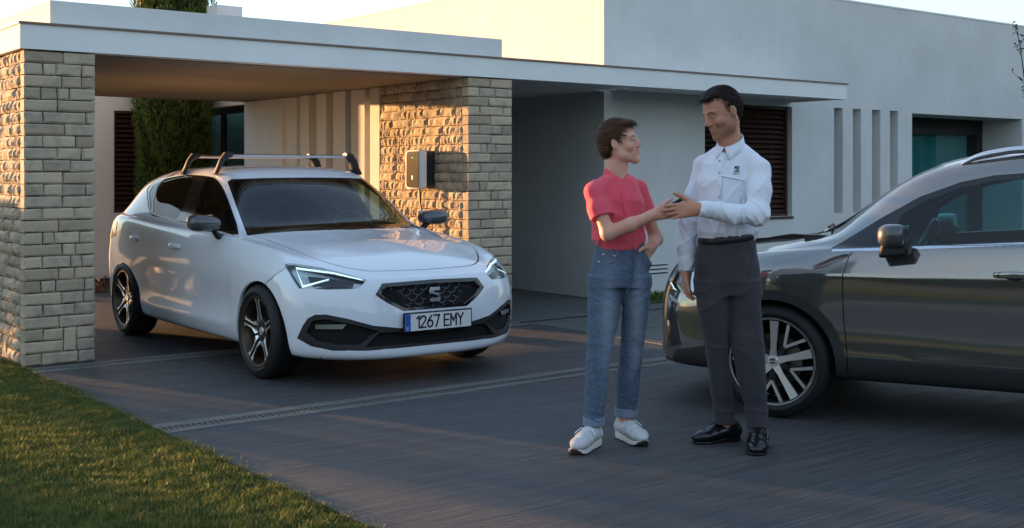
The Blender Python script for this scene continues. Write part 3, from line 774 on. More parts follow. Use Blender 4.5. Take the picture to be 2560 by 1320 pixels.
c.cut([(439,549),(395,538),(382,530),(383,498),(395,468),(408,454),(440,444),(478,440),(484,445),(470,480),(455,525)], 3, 'px', lambda p: up(p) and p.y < -.4, only={1})
c.cut([(377,528),(373,500),(372,480),(380,465),(397,454),(392,466),(381,495)], 4, 'px', lambda p: up(p) and p.y < -.4, only={1})
ws = [(618,589),(596,530),(568,454),(578,447),(660,444),(830,442),(920,576),(850,574),(740,578),(660,584)]
c.cut(ws, 6, 'px', lambda p: p.z > .9 and p.x > -1.5 and p.x < -.3)
wi = [(629,580),(608,530),(581,458),(590,452),(670,449),(830,447),(915,566),(850,566),(740,569),(660,575)]
c.cut(wi, 5, 'px', lambda p: p.z > .9 and p.x > -1.5, only={6})
hl = [(713,659),(730,658),(805,669),(865,684),(917,700),(896,722),(820,724),(746,721),(735,705),(722,682),(712,666)]
front = lambda p: p.x > .1
c.cut(hl, 7, 'px', front)
c.cut(stroke([(906,698),(833,681),(739,669),(756,716),(822,697)], [3,5,6.5,6.5,3.5]), 23, 'px', front, only={7})
c.cut([(768,688),(830,694),(885,704),(884,714),(800,716),(776,712)], 24, 'px', front, only={7})
c.cut([(939,737),(955,709),(1087,698),(1130,697),(1130,766),(1087,771),(1009,777),(965,755)], 9, 'px', front)
c.cut([(952,735),(966,716),(1087,706),(1130,705),(1130,760),(1087,765),(1013,770),(975,752)], 10, 'px', front, only={9})
low = [(742,846),(756,815),(769,796),(787,787),(815,786),(870,797),(933,814),(998,820),(1087,824),(1130,822),(1130,855),(1087,861),(1000,870),(919,877),(833,877),(778,866)]
c.cut(low, 11, 'px', front)
c.cut([(764,832),(780,802),(815,798),(890,813),(950,828),(925,842),(900,862),(840,862),(790,852)], 12, 'px', front, only={11})
c.cut([(948,832),(998,830),(1087,830),(1130,828),(1130,850),(1087,855),(1000,862),(912,868)], 12, 'px', front, only={11})
c.cut([(787,812),(866,811),(856,823),(788,823)], 21, 'px', front, only={11, 12})
# bonnet, bumper, gaps
c.cut([(624,590),(700,612),(790,648),(862,668),(924,677),(992,676),(1087,672),(1187,664),(1300,650),(1100,560),(900,572),(700,585)], 14, 'px', lambda p: p.x > -.6 and p.z > .6, only={0})
hood_gap = stroke(smooth_poly([(632,589),(700,611),(790,647),(862,668),(924,677),(992,676),(1087,672),(1160,667)], 3, False), 2.2)
c.cut(hood_gap, 13, 'px', lambda p: p.x > -.6 and p.z > .6)
c.cut(stroke([(716,668), (690, 686), (671, 702), (650,722)], 2.2), 13, 'px', lambda p: p.x > 0.1 and p.y < -.6, only={0})
gl = [(-.50,.235),(-.485,.45),(-.47,.70),(-.50,.86),(-.56,.93)]
for pl, w in ((gl, .006), ([(-1.42,.235),(-1.44,.70),(-1.50,.95)], .006), ([(-2.13,.235),(-2.22,.50),(-2.42,.66),(-2.60,.90),(-2.62,1.08)], .006), ([(-.50,.237),(-1.42,.237),(-2.13,.237)], .005)):
    c.cut(stroke(smooth_poly(pl, 2, False), w), 13, 'side', side_ok, only={0, 15, 16})
c.cut([(268,552),(284,550),(297,556),(300,568),(296,585),(285,590),(270,600)], 18, 'px', lambda p: p.x < -2.9 and p.z > .7)
c.cut([(.40,.9),(.18,.72),(.30,.62),(.44,.4),(.44,.1),(1.2,.1),(1.2,.72),(.76,.72)], 17, 'side', lambda p: p.x > .2, only={0}) if False else None
# assemble
for f in c.bm.faces:
    if f[c.il] == 19: pass
WP = M['white_paint']
c.extract('body', [0], WP, leon, both=True, rim=.02)
c.extract('bonnet', [14], WP, leon, both=True, rim=.012)
for sd in (1, -1):
    for nm, pid in (('front_door', 15), ('rear_door', 16)):
        d = c.extract(nm, [pid], WP, leon, side=sd, rim=.012)
    c.extract('window_surround', [1], M['gloss_black'], leon, side=sd, offset=-.004, rim=.01)
    c.extract('side_window', [2], M['cglass'], leon, side=sd, offset=-.007)
    c.extract('side_window', [3], M['dglass'], leon, side=sd, offset=-.007)
    c.extract('quarter_window', [4], M['dglass'], leon, side=sd, offset=-.007)
    c.extract('tail_light', [18], M['red_lens'], leon, side=sd, offset=.004, rim=.02)
c.extract('windscreen', [5], M['wglass'], leon, both=True, offset=-.004)
c.extract('windscreen_frame', [6], M['gloss_black'], leon, both=True, offset=-.003)
c.extract('panel_gap', [13], M['black'], leon, both=True, offset=-.006)
c.extract('grille_frame', [9], M['gloss_black'], leon, both=True, offset=.003, rim=.02)
c.extract('grille_opening', [10], M['arch_black'], leon, both=True, offset=-.03)
c.extract('lower_trim', [11], M['trim'], leon, both=True, offset=-.002, rim=.02)
c.extract('lower_intake', [12], M['arch_black'], leon, both=True, offset=-.03)
for sd in (1, -1):
    c.extract('daytime_light', [23], M['drl'], leon, side=sd, offset=-.006)
    c.extract('lamp_block', [24], M['trim'], leon, side=sd, offset=-.012)
# under-skin: floor, wells, cabin
MB().box(-3.30, .62, -.74, .74, .20, .26).build('underbody', M['uncover'], leon)
for sd in (1, -1):
    for cx in (0.03, -2.665):
        b = MB(); n = 20; r0 = .40
        vs = []; 
        for i in range(n + 1):
            a = math.pi * (-.05 + 1.1 * i / n); x = cx + r0 * math.cos(a); z = .285 + .385 * math.sin(a)
            vs += [(x, sd * .865, max(z, .2)), (x, sd * .52, max(z, .2))]
        fs = [(2 * i, 2 * i + 1, 2 * i + 3, 2 * i + 2) for i in range(n)]
        b.add(vs, fs); k = len(vs) // 2; b.add([vs[2 * i + 1] for i in range(k)], [tuple(range(k))])
        b.build('wheel_arch_liner', M['arch_black'], leon, smooth=True)
def cabin(par, sy=1, x0=0, seat_x=(-1.55, -2.35), zf=.30, w=.36, top=1.20, sw=(-.93, .36), dashx=-.62, dz=.93, hw=.70):
    """seats, dashboard and steering wheel"""
    MB().box(x0 - 2.9, x0 - .5, -hw, hw, zf - .02, zf + .02).build('cabin_floor', M['dash'], par)
    b = MB(); b.prism([(dashx + .22, dz - .35), (dashx - .25, dz - .35), (dashx - .30, dz - .12), (dashx - .18, dz - .02), (dashx + .05, dz), (dashx + .22, dz - .04)], -hw, hw, lambda p, d: (p[0], d, p[1]))
    b.build('dashboard', M['dash'], par, bevel=.02)
    t = MB(); cx, cy = sw; pts = []
    for i in range(25):
        a = 2 * math.pi * i / 24; pts.append((cx - .07 * math.sin(a), cy + .185 * math.cos(a), dz - .02 + .17 * math.sin(a)))
    t.tube(pts, .014, 6, cap=False).box(cx - .01, cx + .03, cy - .16, cy + .16, dz - .05, dz - .01).box(cx, cx + .2, cy - .03, cy + .03, dz - .07, dz - .01)
    t.build('steering_wheel', M['gloss_black'], par, smooth=True)
    for yy in (-w, w):
        for i, sx in enumerate(seat_x):
            s_ = MB()
            s_.prism([(sx + .50, zf + .1), (sx + .52, zf + .26), (sx + .30, zf + .28), (sx + .02, zf + .23), (sx, zf + .1)], yy - .25, yy + .25, lambda p, d: (p[0], d, p[1]))
            s_.prism([(sx + .06, zf + .2), (sx + .10, zf + .45), (sx - .03, top - .12), (sx - .12, top - .10), (sx - .10, zf + .3)], yy - .24, yy + .24, lambda p, d: (p[0], d, p[1]))
            o = s_.build('seat', M['seat'], par, bevel=.05, seg=3, smooth=True)
            h = MB(); h.box(sx - .12, sx - .03, yy - .13, yy + .13, top - .05, top + .12).box(sx - .085, sx - .07, yy - .07, yy - .055, top - .14, top - .04).box(sx - .085, sx - .07, yy + .055, yy + .07, top - .14, top - .04)
            h.build('headrest', M['seat'], o, bevel=.035, seg=3, smooth=True)
cabin(leon)
rm = MB(); rm.box(-.955, -.93, -.12, .12, 1.235, 1.295).build('rear_view_mirror', M['gloss_black'], leon, bevel=.01)
# headlamps
for sd in (1, -1):
    hp = c.extract('headlight', [7, 23, 24], M['lamp_in'], leon, side=sd, offset=-.045, mats=[M['lamp_in']] * 3)
    c.extract('lens', [7, 23, 24], M['lens'], hp, side=sd, offset=.001)
# five twin spokes, machined edges over a dark dish
def leon_spokes(w, Rr, h, side):
    sil = MB(); dk = MB()
    hy = lambda r: h - .012 - .030 * (1 - min(1, r / Rr)) ** .8 - (.016 if r < .07 else 0)
    for k in range(5):
        a = R(90 + 72 * k + 4)
        for sg in (-1, 1):
            body = [(.045, sg * .004), (.10, sg * .007), (Rr - .004, sg * .014), (Rr - .004, sg * .05), (Rr - .045, sg * .030), (.13, sg * .027), (.07, sg * .040), (.05, sg * .03)]
            if sg < 0: body = body[::-1]
            spoke_prism(dk, body, lambda r: hy(r) - .006, lambda r: hy(r) - .045, a, side)
            sl_ = [(.05, sg * .022), (.085, sg * .011), (Rr - .006, sg * .012), (Rr - .006, sg * .052), (Rr - .045, sg * .024), (.12, sg * .0225), (.075, sg * .045)]
            if sg < 0: sl_ = sl_[::-1]
            spoke_prism(sil, sl_, hy, lambda r: hy(r) - .005, a, side)
        # web between spokes at the hub
        spoke_prism(dk, [(0, 0), (.085, -.058), (.088, .058)], hy(.08) - .012, hy(.08) - .06, a, side)
    o = sil.build('spoke_faces', M['rim_silver'], w); dk.build('spokes', M['rim_dark'], w)
    lp = MB(); lathe(lp, [(Rr - .014, h - .010), (Rr - .004, h - .004), (Rr + .002, h - .004)], 72, flip=side); lp.build('rim_edge', M['rim_silver'], w, smooth=True)
    hb = MB(); lathe(hb, [(0, h - .038), (.026, h - .038), (.030, h - .045), (.030, h - .07)], 24, flip=side); hb.build('hub_cap', M['rim_silver'], w, smooth=True)
    for k in range(5):
        a = R(90 + 72 * k + 40); b = MB(); b.box(-.009, .009, side * (h - .065), side * (h - .045), -.009, .009)
        q = b.build('lug_nut', M['rim_black'], w); q.location = (.056 * math.cos(a), 0, .056 * math.sin(a))
LS = dict(lip=M['rim_dark'], fn=leon_spokes)
for x in (0, -2.686):
    for sd in (-1, 1): make_wheel(leon, (x, sd * .790, .317), .317, .236, .225, sd, LS, rot=.35 if x else 0)
# door handles
def handle(par, x, z, y, L=.21, m=None):
    for sd in (1, -1):
        b = MB(); n = 10; top = []; 
        pts = [(x - L / 2 + L * i / n, sd * (y + .030 * math.sin(math.pi * i / n) ** .6), z + .006 * math.sin(math.pi * i / n)) for i in range(n + 1)]
        b.tube(pts, [.013 + .006 * math.sin(math.pi * i / n) for i in range(n + 1)], 8, sq=[(.7, 1.1)] * (n + 1))
        b.build('door_handle', m or M['white_paint'], par, smooth=True)
        d = MB(); lathe(d, [(0, 0), (.032, .0), (.036, -.004)], 20); q = d.build('handle_recess', M['trim'], par, smooth=True); q.location = (x, sd * (y - .001), z - .006); q.scale = (1.5, sd, .75)
handle(leon, -2.41, .835, .886); handle(leon, -1.50, .818, .890)
# mirrors
def sdf_blob(fn, lo, hi, n):
    pass
def mirror_part(par, cap_m, base, pos, size=(.10, .125, .068), sd=-1, tilt=0, face_m=None):
    x, y, z = pos; vs = []; fs = []; A, B = 14, 24
    me = bmesh.new(); bmesh.ops.create_uvsphere(me, u_segments=B, v_segments=A, radius=1)
    for v in me.verts:
        p = v.co.copy()
        for i in range(3): p[i] = math.copysign(abs(p[i]) ** .72, p[i])
        # flat rear, rounded front, tapering outboard
        if p.x < -.55: p.x = -.55
        t = (p.y * sd + 1) / 2        # 0 inboard .. 1 outboard
        p.z *= .82 + .30 * t - .35 * max(0, t - .75); p.z += -.18 * (1 - t)
        v.co = (x + p.x * size[0], y + p.y * size[1], z + p.z * size[2])
    m_ = bpy.data.meshes.new('mirror'); me.to_mesh(m_); me.free(); m_.materials.append(cap_m)
    for f in m_.polygons: f.use_smooth = True
    o = bpy.data.objects.new('mirror', m_); COL.objects.link(o); o.parent = par
    g = MB(); g.box(x - size[0] * .60, x - size[0] * .56, y - size[1] * .78, y + size[1] * .8, z - size[2] * .72, z + size[2] * .8); g.build('mirror_glass', M['chrome'], o, bevel=.01)
    s_ = MB(); s_.tube([(base[0], base[1], base[2]), ((base[0] + x) / 2, base[1] + sd * .04, base[2] + .012), (x + .01, y - sd * size[1] * .55, z - size[2] * .85), (x, y, z - size[2] * .8)], [.034, .03, .026, .02], 8, sq=[(1.2, .8)] * 4)
    s_.build('mirror_stalk', M['trim'], o, smooth=True)
    return o
M['mirror_cap'] = m_paint('dark_mirror_cap', (.045, .052, .06), rough=.4)
for sd in (-1, 1): mirror_part(leon, M['mirror_cap'], (-.70, sd * .83, .915), (-.72, sd * .975, 1.03), (.105, .118, .062), sd)
# roof bars
M['alu'] = mat('brushed_aluminium', (.62, .63, .65), .3, 1.0)
def roof_bar(x):
    bar = MB().tube([(x, -.515, 1.520), (x, .515, 1.520)], .022, 10, sq=[(1.5, .62)] * 2).build('roof_bar', M['alu'], leon, smooth=True)
    for sd in (1, -1):
        f = MB(); f.tube([(x, sd * .50, 1.530), (x, sd * .545, 1.524), (x - .005, sd * .578, 1.485), (x - .015, sd * .600, 1.43), (x - .02, sd * .628, 1.375)], [.026, .036, .038, .040, .046], 10, sq=[(1.5, .9), (1.5, .8), (1.4, .6), (1.35, .5), (1.5, .4)])
        f.build('bar_foot', M['trim'], bar, smooth=True)
roof_bar(-1.33); roof_bar(-2.0)
# grille mesh
def grille(par, inside, x_fn, ys, zs, cw, chh, r, m, name='grille_bar'):
    rows = int((zs[1] - zs[0]) / chh) + 1; cols = int((ys[1] - ys[0]) / cw) + 1
    for sgn in (1, -1):
        for q in range(-rows, cols + rows):
            b = MB(); pts = []
            for i in range(rows * 2 + 1):
                z = zs[0] + i * chh / 2; y = ys[0] + (q + sgn * (i / 2) * .5) * cw + (.12 if i % 2 else -.12) * cw * sgn
                if inside(y, z): pts.append((x_fn(y, z), y, z))
                elif len(pts) > 1: break
                else: pts = []
            if len(pts) > 1: b.tube(pts, r, 4, sq=[(1, 1.4)] * len(pts)).build(name, m, par)
gpoly = [(-.395, .600), (-.345, .655), (0, .668), (.345, .655), (.395, .600), (.25, .495), (0, .490), (-.25, .495)]
gm = MB()
gx = lambda y, z: .832 - .24 * y * y - (z - .49) * .22 - .016
gp = c.extract('grille_plate', [10], M['arch_black'], leon, both=True, offset=-.028)
grille(gp, lambda y, z: pin((y, z), gpoly), gx, (-.42, .42), (.485, .672), .088, .030, .0032, M['gloss_black'])
# emblem: an S of three blades
em = MB()
ex = gx(0, .58) + .030
def efn(p, d): return (ex - .006 * d - .2 * p[1], p[0], .582 + p[1])
w2, h2 = .043, .046
for poly in ([(-w2, h2 * .55), (-w2 * .75, h2), (w2, h2), (w2, h2 * .52), (-w2 * .2, h2 * .52), (-w2 * .2, h2 * .38), (w2 * .55, h2 * .05), (-w2 * .1, h2 * .22), (-w2, h2 * .30)],
             [(-w2, h2 * .05), (-w2 * .5, h2 * .12), (w2 * .9, -h2 * .32), (w2 * .9, -h2 * .08), (w2 * .3, h2 * .2), (-w2, h2 * .2)],
             [(w2, -h2 * .42), (w2 * .75, -h2), (-w2, -h2), (-w2, -h2 * .55), (w2 * .25, -h2 * .55), (w2 * .25, -h2 * .42)]):
    em.prism(poly, 0, 1, efn)
em.build('emblem', M['chrome'], leon)
# number plate
px_, pz = .868, .412
pl = MB().box(px_ - .012, px_, -.27, .27, pz - .066, pz + .066).build('number_plate', M['gloss_black'], leon, bevel=.006)
MB().box(px_, px_ + .003, -.258, .258, pz - .055, pz + .055).build('plate_face', M['plate_w'], pl)
MB().box(px_ + .003, px_ + .0042, -.258, -.218, pz - .055, pz + .055).build('plate_band', M['plate_b'], pl)
txt = MB(); s_ = .0122
# the plate is read from the front: left of the plate is the car's right (-y)
def pfn(off): return lambda u, v, d: (px_ + .0032 + .0014 * (1 - d), off + u, pz - .036 + v)
pos = -.178
for ch in '1267 EMY':
    if ch == ' ': pos += .028; continue
    cb = MB(); glyph(cb, ch, pfn(pos), s_, .0105); cb.build('character', M['plate_k'], pl)
    pos += .037 if ch == '1' else .052 if ch != 'M' else .056
eb = MB(); glyph(eb, 'E', lambda u, v, d: (px_ + .0044 + .001 * (1 - d), -.245 + u, pz - .045 + v), .0028, .004); eb.build('character', M['plate_w'], pl)
# fog lamps and intake slats
for sd in (1, -1):
    f = c.extract('fog_light', [21], M['lamp_in'], leon, side=sd, offset=-.008)
sl_ = MB()
for z in (.262, .315):
    sl_.tube([(.80 - .28 * y * y + (.012 if z < .3 else 0), y, z) for y in [-.40 + .08 * i for i in range(11)]], .005, 4)
sl_.build('intake_bar', M['trim'], leon)
for y in (-.33, -.2, -.07, .07, .2, .33): MB().box(.775, .785, y - .006, y + .006, .23, .36).build('intake_bar', M['trim'], leon)
MB().box(.765, .772, -.05, .05, .24, .36).build('radar_cover', M['rim_dark'], leon)
MB().box(.70, .72, -.45, .45, .22, .40).build('radiator', M['uncover'], leon)
# ---------------------------------------------------------------- grey crossover
def lo2(x, a=False):
    return [(x, .82, .26), (x, .875, .29), (x, .905, .39), (x, .895, .54), (x, .912, .72), (x, .91, .88)] if not a else [(x, .82, .26), (x, .89, .29), (x, .91, .42), (x, .914, .56), (x, .918, .73), (x, .906, .88)]
SC = [
 [(.72,0,.24),(.86,0,.27),(.875,0,.38),(.875,0,.52),(.86,0,.68),(.83,0,.82),(.79,0,.885),(.70,0,.935),(.62,0,.965),(.54,0,.985),(.48,0,1.0),(.42,0,1.01)],
 [(.71,.28,.24),(.848,.30,.27),(.863,.30,.38),(.863,.30,.52),(.848,.30,.68),(.818,.29,.82),(.778,.27,.885),(.685,.25,.935),(.59,.21,.97),(.50,.16,.995),(.43,.09,1.01),(.37,0,1.02)],
 [(.64,.52,.24),(.80,.55,.27),(.82,.56,.38),(.82,.56,.52),(.81,.56,.68),(.77,.54,.81),(.72,.50,.88),(.62,.46,.935),(.50,.39,.975),(.40,.29,1.005),(.33,.15,1.02),(.28,0,1.03)],
 [(.54,.70,.25),(.66,.76,.28),(.69,.775,.38),(.69,.78,.52),(.68,.78,.68),(.62,.75,.82),(.54,.68,.90),(.46,.62,.945),(.36,.53,.985),(.27,.41,1.015),(.21,.21,1.04),(.17,0,1.05)],
 [(.42,.80,.26),(.45,.86,.29),(.47,.885,.38),(.47,.885,.52),(.46,.88,.69),(.42,.845,.83),(.36,.765,.925),(.30,.71,.96),(.21,.62,.995),(.13,.50,1.025),(.08,.26,1.055),(.05,0,1.065)],
 lo2(.1, True) + [(.08,.825,.965),(.05,.77,.99),(0,.69,1.015),(-.04,.57,1.045),(-.07,.29,1.075),(-.09,0,1.085)],
 lo2(-.18, True) + [(-.18,.845,.985),(-.18,.80,1.01),(-.18,.74,1.035),(-.18,.64,1.065),(-.17,.33,1.10),(-.165,0,1.11)],
 lo2(-.42) + [(-.42,.865,1.0),(-.41,.83,1.03),(-.40,.785,1.06),(-.36,.70,1.10),(-.28,.37,1.15),(-.26,0,1.165)],
 lo2(-.75) + [(-.75,.875,1.02),(-.74,.84,1.055),(-.72,.785,1.16),(-.62,.655,1.32),(-.52,.37,1.315),(-.50,0,1.325)],
 lo2(-1.1) + [(-1.1,.88,1.035),(-1.09,.845,1.07),(-1.06,.775,1.25),(-.95,.635,1.475),(-.86,.36,1.51),(-.84,0,1.52)],
 lo2(-1.5) + [(-1.5,.885,1.05),(-1.5,.85,1.09),(-1.48,.775,1.29),(-1.38,.65,1.545),(-1.28,.37,1.585),(-1.26,0,1.595)],
 lo2(-1.9) + [(-1.9,.885,1.065),(-1.9,.85,1.105),(-1.9,.77,1.30),(-1.85,.65,1.55),(-1.8,.37,1.60),(-1.8,0,1.612)],
 lo2(-2.3, True) + [(-2.3,.89,1.085),(-2.3,.85,1.125),(-2.3,.76,1.30),(-2.3,.64,1.535),(-2.3,.37,1.59),(-2.3,0,1.602)],
 lo2(-2.66, True) + [(-2.66,.89,1.10),(-2.66,.845,1.14),(-2.68,.745,1.30),(-2.7,.625,1.50),(-2.72,.36,1.56),(-2.72,0,1.575)],
 lo2(-2.95, True) + [(-2.95,.87,1.105),(-2.96,.82,1.15),(-3.0,.72,1.28),(-3.05,.60,1.43),(-3.1,.35,1.51),(-3.1,0,1.525)],
 [(-3.2,.74,.28),(-3.25,.80,.31),(-3.27,.82,.4),(-3.27,.82,.54),(-3.26,.82,.72),(-3.25,.82,.90),(-3.22,.80,1.08),(-3.23,.75,1.12),(-3.25,.68,1.19),(-3.28,.58,1.27),(-3.3,.34,1.33),(-3.3,0,1.34)],
 [(-3.3,.6,.28),(-3.38,.66,.31),(-3.42,.68,.4),(-3.43,.68,.54),(-3.42,.68,.72),(-3.40,.67,.90),(-3.37,.64,1.05),(-3.37,.60,1.09),(-3.37,.55,1.12),(-3.37,.48,1.15),(-3.37,.30,1.18),(-3.37,0,1.19)],
 [(-3.35,.33,.28),(-3.45,.34,.31),(-3.49,.35,.4),(-3.50,.35,.54),(-3.48,.35,.72),(-3.45,.35,.90),(-3.42,.33,1.04),(-3.415,.31,1.06),(-3.41,.28,1.08),(-3.405,.22,1.10),(-3.40,.12,1.11),(-3.40,0,1.12)],
 [(-3.36,0,.28),(-3.46,0,.31),(-3.50,0,.4),(-3.51,0,.54),(-3.49,0,.72),(-3.46,0,.90),(-3.43,0,1.02),(-3.425,0,1.04),(-3.42,0,1.06),(-3.415,0,1.075),(-3.41,0,1.09),(-3.405,0,1.105)],
]
SP = (3.621, -4.052, R(114.4), .945)
suv = empty('grey_crossover', 'grey brown crossover with silver roof rails parked on the right, nose behind the man', 'car', (SP[0], SP[1], 0), SP[2], scale=SP[3])
s2 = Car(SC, SP, creases=[(0, 4, 6, .4), (7, 15, 7, .35), (8, 13, 9, .3), (6, 15, 5, .75), (8, 12, 2, .6)], near=1)
G2 = M['suv_paint'] = m_paint('grey_brown_metallic', (.27, .26, .24), rough=.08, metal=.82)
M['clad'] = mat('black_cladding', (.020, .021, .023), .6)
M['bglass'] = m_pane('teal_car_glass', (.32, .60, .62), .9, .5)
sc_ = lambda p: p.y > .6
s2.cut(arch(0, .33, .435, .437), 20, 'side', sc_); s2.cut(arch(-2.638, .33, .435, .437), 20, 'side', sc_)
s2.cut([(.75, .2), (.62, .36), (.44, .40), (-3.1, .40), (-3.6, .45), (-3.6, .2)], 20, 'side', lambda p: p.y > .3, only={0})
s2.cut(arch(0, .325, .378, .385), 19, 'side', sc_); s2.cut(arch(-2.638, .325, .378, .385), 19, 'side', sc_)
s2.cut([(-.442, .405), (-.422, .61), (-.417, .866), (-.447, .983), (-.5, 1.06), (-.7, 1.7), (-1.56, 1.7), (-1.53, .405)], 15, 'side', lambda p: p.y > .5, only={0})
s2.cut([(-1.53, .405), (-1.56, 1.7), (-2.36, 1.7), (-2.50, 1.14), (-2.42, .85), (-2.25, .65), (-2.16, .405)], 16, 'side', lambda p: p.y > .5, only={0})
s2.cut([(-.3, 1.7), (-.2, 1.06), (-.33, 1.075), (-.62, 1.265), (-.84, 1.39), (-1.06, 1.475), (-1.25, 1.512), (-2.2, 1.51), (-2.2, 1.7)], 0, 'side', lambda p: p.z > 1.04, only={15, 16})
dlo2 = [(-.33,1.02),(-.6,1.20),(-.82,1.33),(-1.04,1.415),(-1.21,1.452),(-1.4,1.468),(-1.9,1.465),(-2.3,1.44),(-2.65,1.38),(-2.90,1.26),(-2.95,1.19),(-2.6,1.125),(-1.9,1.098),(-1.38,1.083),(-.84,1.045),(-.37,1.012)]
hi = lambda p: p.z > .95 and p.y > .4
s2.cut(dlo2, 1, 'side', hi)
s2.cut([(-.66,1.045),(-.72,1.225),(-.84,1.305),(-1.05,1.388),(-1.22,1.425),(-1.40,1.438),(-1.48,1.438),(-1.50,1.105),(-.84,1.058)], 2, 'side', hi, only={1})
s2.cut([(-1.56,1.108),(-1.54,1.438),(-1.9,1.437),(-2.28,1.412),(-2.38,1.135)], 3, 'side', hi, only={1})
s2.cut([(-2.44,1.14),(-2.35,1.402),(-2.62,1.352),(-2.84,1.25),(-2.88,1.18)], 4, 'side', hi, only={1})
s2.cut(stroke([(-.345,1.008),(-.84,1.040),(-1.38,1.077),(-1.9,1.092),(-2.6,1.118),(-2.93,1.18)], .013), 21, 'side', hi)
s2.cut([(-.17,-.1),(-.19,.4),(-.33,.66),(-.62,.62),(-.935,.585),(-.87,.3),(-.85,-.1)], 6, 'top', lambda p: p.z > 1.05)
s2.cut([(-.22,-.1),(-.24,.4),(-.37,.63),(-.62,.59),(-.90,.56),(-.84,.3),(-.82,-.1)], 5, 'top', lambda p: p.z > 1.05, only={6})
fr2 = lambda p: p.x > .1
s2.cut([(1722,650),(1697,660),(1686,676),(1671,702),(1683,722),(1702,730),(1770,744),(1830,742),(1850,720),(1780,668)], 7, 'px', fr2)
s2.cut(stroke([(1672,705),(1680,722),(1694,733),(1740,742)], [10,11,9,5]), 23, 'px', fr2, only={7})
s2.cut([(1676,762),(1690,778),(1700,850),(1706,862),(1672,866),(1668,800)], 11, 'px', fr2, only={0})
s2.cut([(-.4, .60), (.4, .60), (.52, .74), (.46, .86), (-.46, .86), (-.52, .74)], 10, 'front', lambda p: p.x > .6, only={0})
s2.cut([(-.5, .30), (.5, .30), (.62, .46), (.56, .52), (-.56, .52), (-.6, .4)], 10, 'front', lambda p: p.x > .6, only={0, 20})
s2.cut([(-.56, .232), (.62, .235), (.66, .285), (-.60, .285)], 22, 'front', lambda p: p.x > .5)
s2.cut([(.78,-.1),(.72,.45),(.50,.66),(.20,.735),(-.18,.765),(-.36,.74),(-.30,.66),(-.17,.4),(-.15,-.1)], 14, 'top', lambda p: p.z > .86, only={0})
s2.cut(stroke(smooth_poly([(.73,.45),(.50,.665),(.20,.738),(-.18,.768),(-.34,.75)], 3, False), .007), 13, 'top', lambda p: p.z > .8, only={0, 14})
for pl in ([(-.445,.30),(-.442,.405),(-.422,.61),(-.417,.866),(-.447,.983),(-.475,1.03)], [(-1.53,.30),(-1.53,.405),(-1.545,1.08)], [(-2.16,.40),(-2.25,.65),(-2.42,.85),(-2.50,1.12)]):
    s2.cut(stroke(pl, .007), 13, 'side', lambda p: p.y > .4, only={0, 15, 16, 20})
s2.extract('body', [0], G2, suv, both=True, rim=.02); s2.extract('bonnet', [14], G2, suv, both=True, rim=.012)
s2.extract('cladding', [20], M['clad'], suv, both=True, offset=.006, rim=.03)
for sd in (1, -1):
    s2.extract('front_door', [15], G2, suv, side=sd, rim=.012); s2.extract('rear_door', [16], G2, suv, side=sd, rim=.012)
    s2.extract('window_surround', [1], M['gloss_black'], suv, side=sd, offset=-.004, rim=.01)
    for q in (2, 3, 4): s2.extract('side_window', [q], M['bglass'], suv, side=sd, offset=-.007)
    s2.extract('beltline_strip', [21], M['chrome'], suv, side=sd, offset=.003, rim=.006)
    hp = s2.extract('headlight', [7], M['lamp_in'], suv, side=sd, offset=-.04); s2.extract('lens', [7, 23], M['lens'], hp, side=sd, offset=.001)
    s2.extract('daytime_light', [23], M['drl'], suv, side=sd, offset=-.006)
    s2.extract('fog_trim', [11], M['trim'], suv, side=sd, offset=-.012, rim=.0)
s2.extract('windscreen', [5], M['wglass'], suv, both=True, offset=-.004); s2.extract('windscreen_frame', [6], M['gloss_black'], suv, both=True, offset=-.003)
s2.extract('panel_gap', [13], M['black'], suv, both=True, offset=-.006)
s2.extract('grille', [10], M['arch_black'], suv, both=True, offset=-.02)
s2.extract('skid_plate', [22], M['alu'], suv, both=True, offset=.012, rim=.02)
MB().box(-3.3, .62, -.76, .76, .27, .33).build('underbody', M['uncover'], suv)
for sd in (1, -1):
    for cx in (0, -2.638):
        b = MB(); n = 20; vs = []
        for i in range(n + 1):
            a = math.pi * (-.08 + 1.16 * i / n); vs += [(cx + .40 * math.cos(a), sd * .885, max(.325 + .41 * math.sin(a), .26)), (cx + .40 * math.cos(a), sd * .50, max(.325 + .41 * math.sin(a), .26))]
        b.add(vs, [(2 * i, 2 * i + 1, 2 * i + 3, 2 * i + 2) for i in range(n)]); b.add([vs[2 * i + 1] for i in range(n + 1)], [tuple(range(n + 1))])
        b.build('wheel_arch_liner', M['arch_black'], suv, smooth=True)
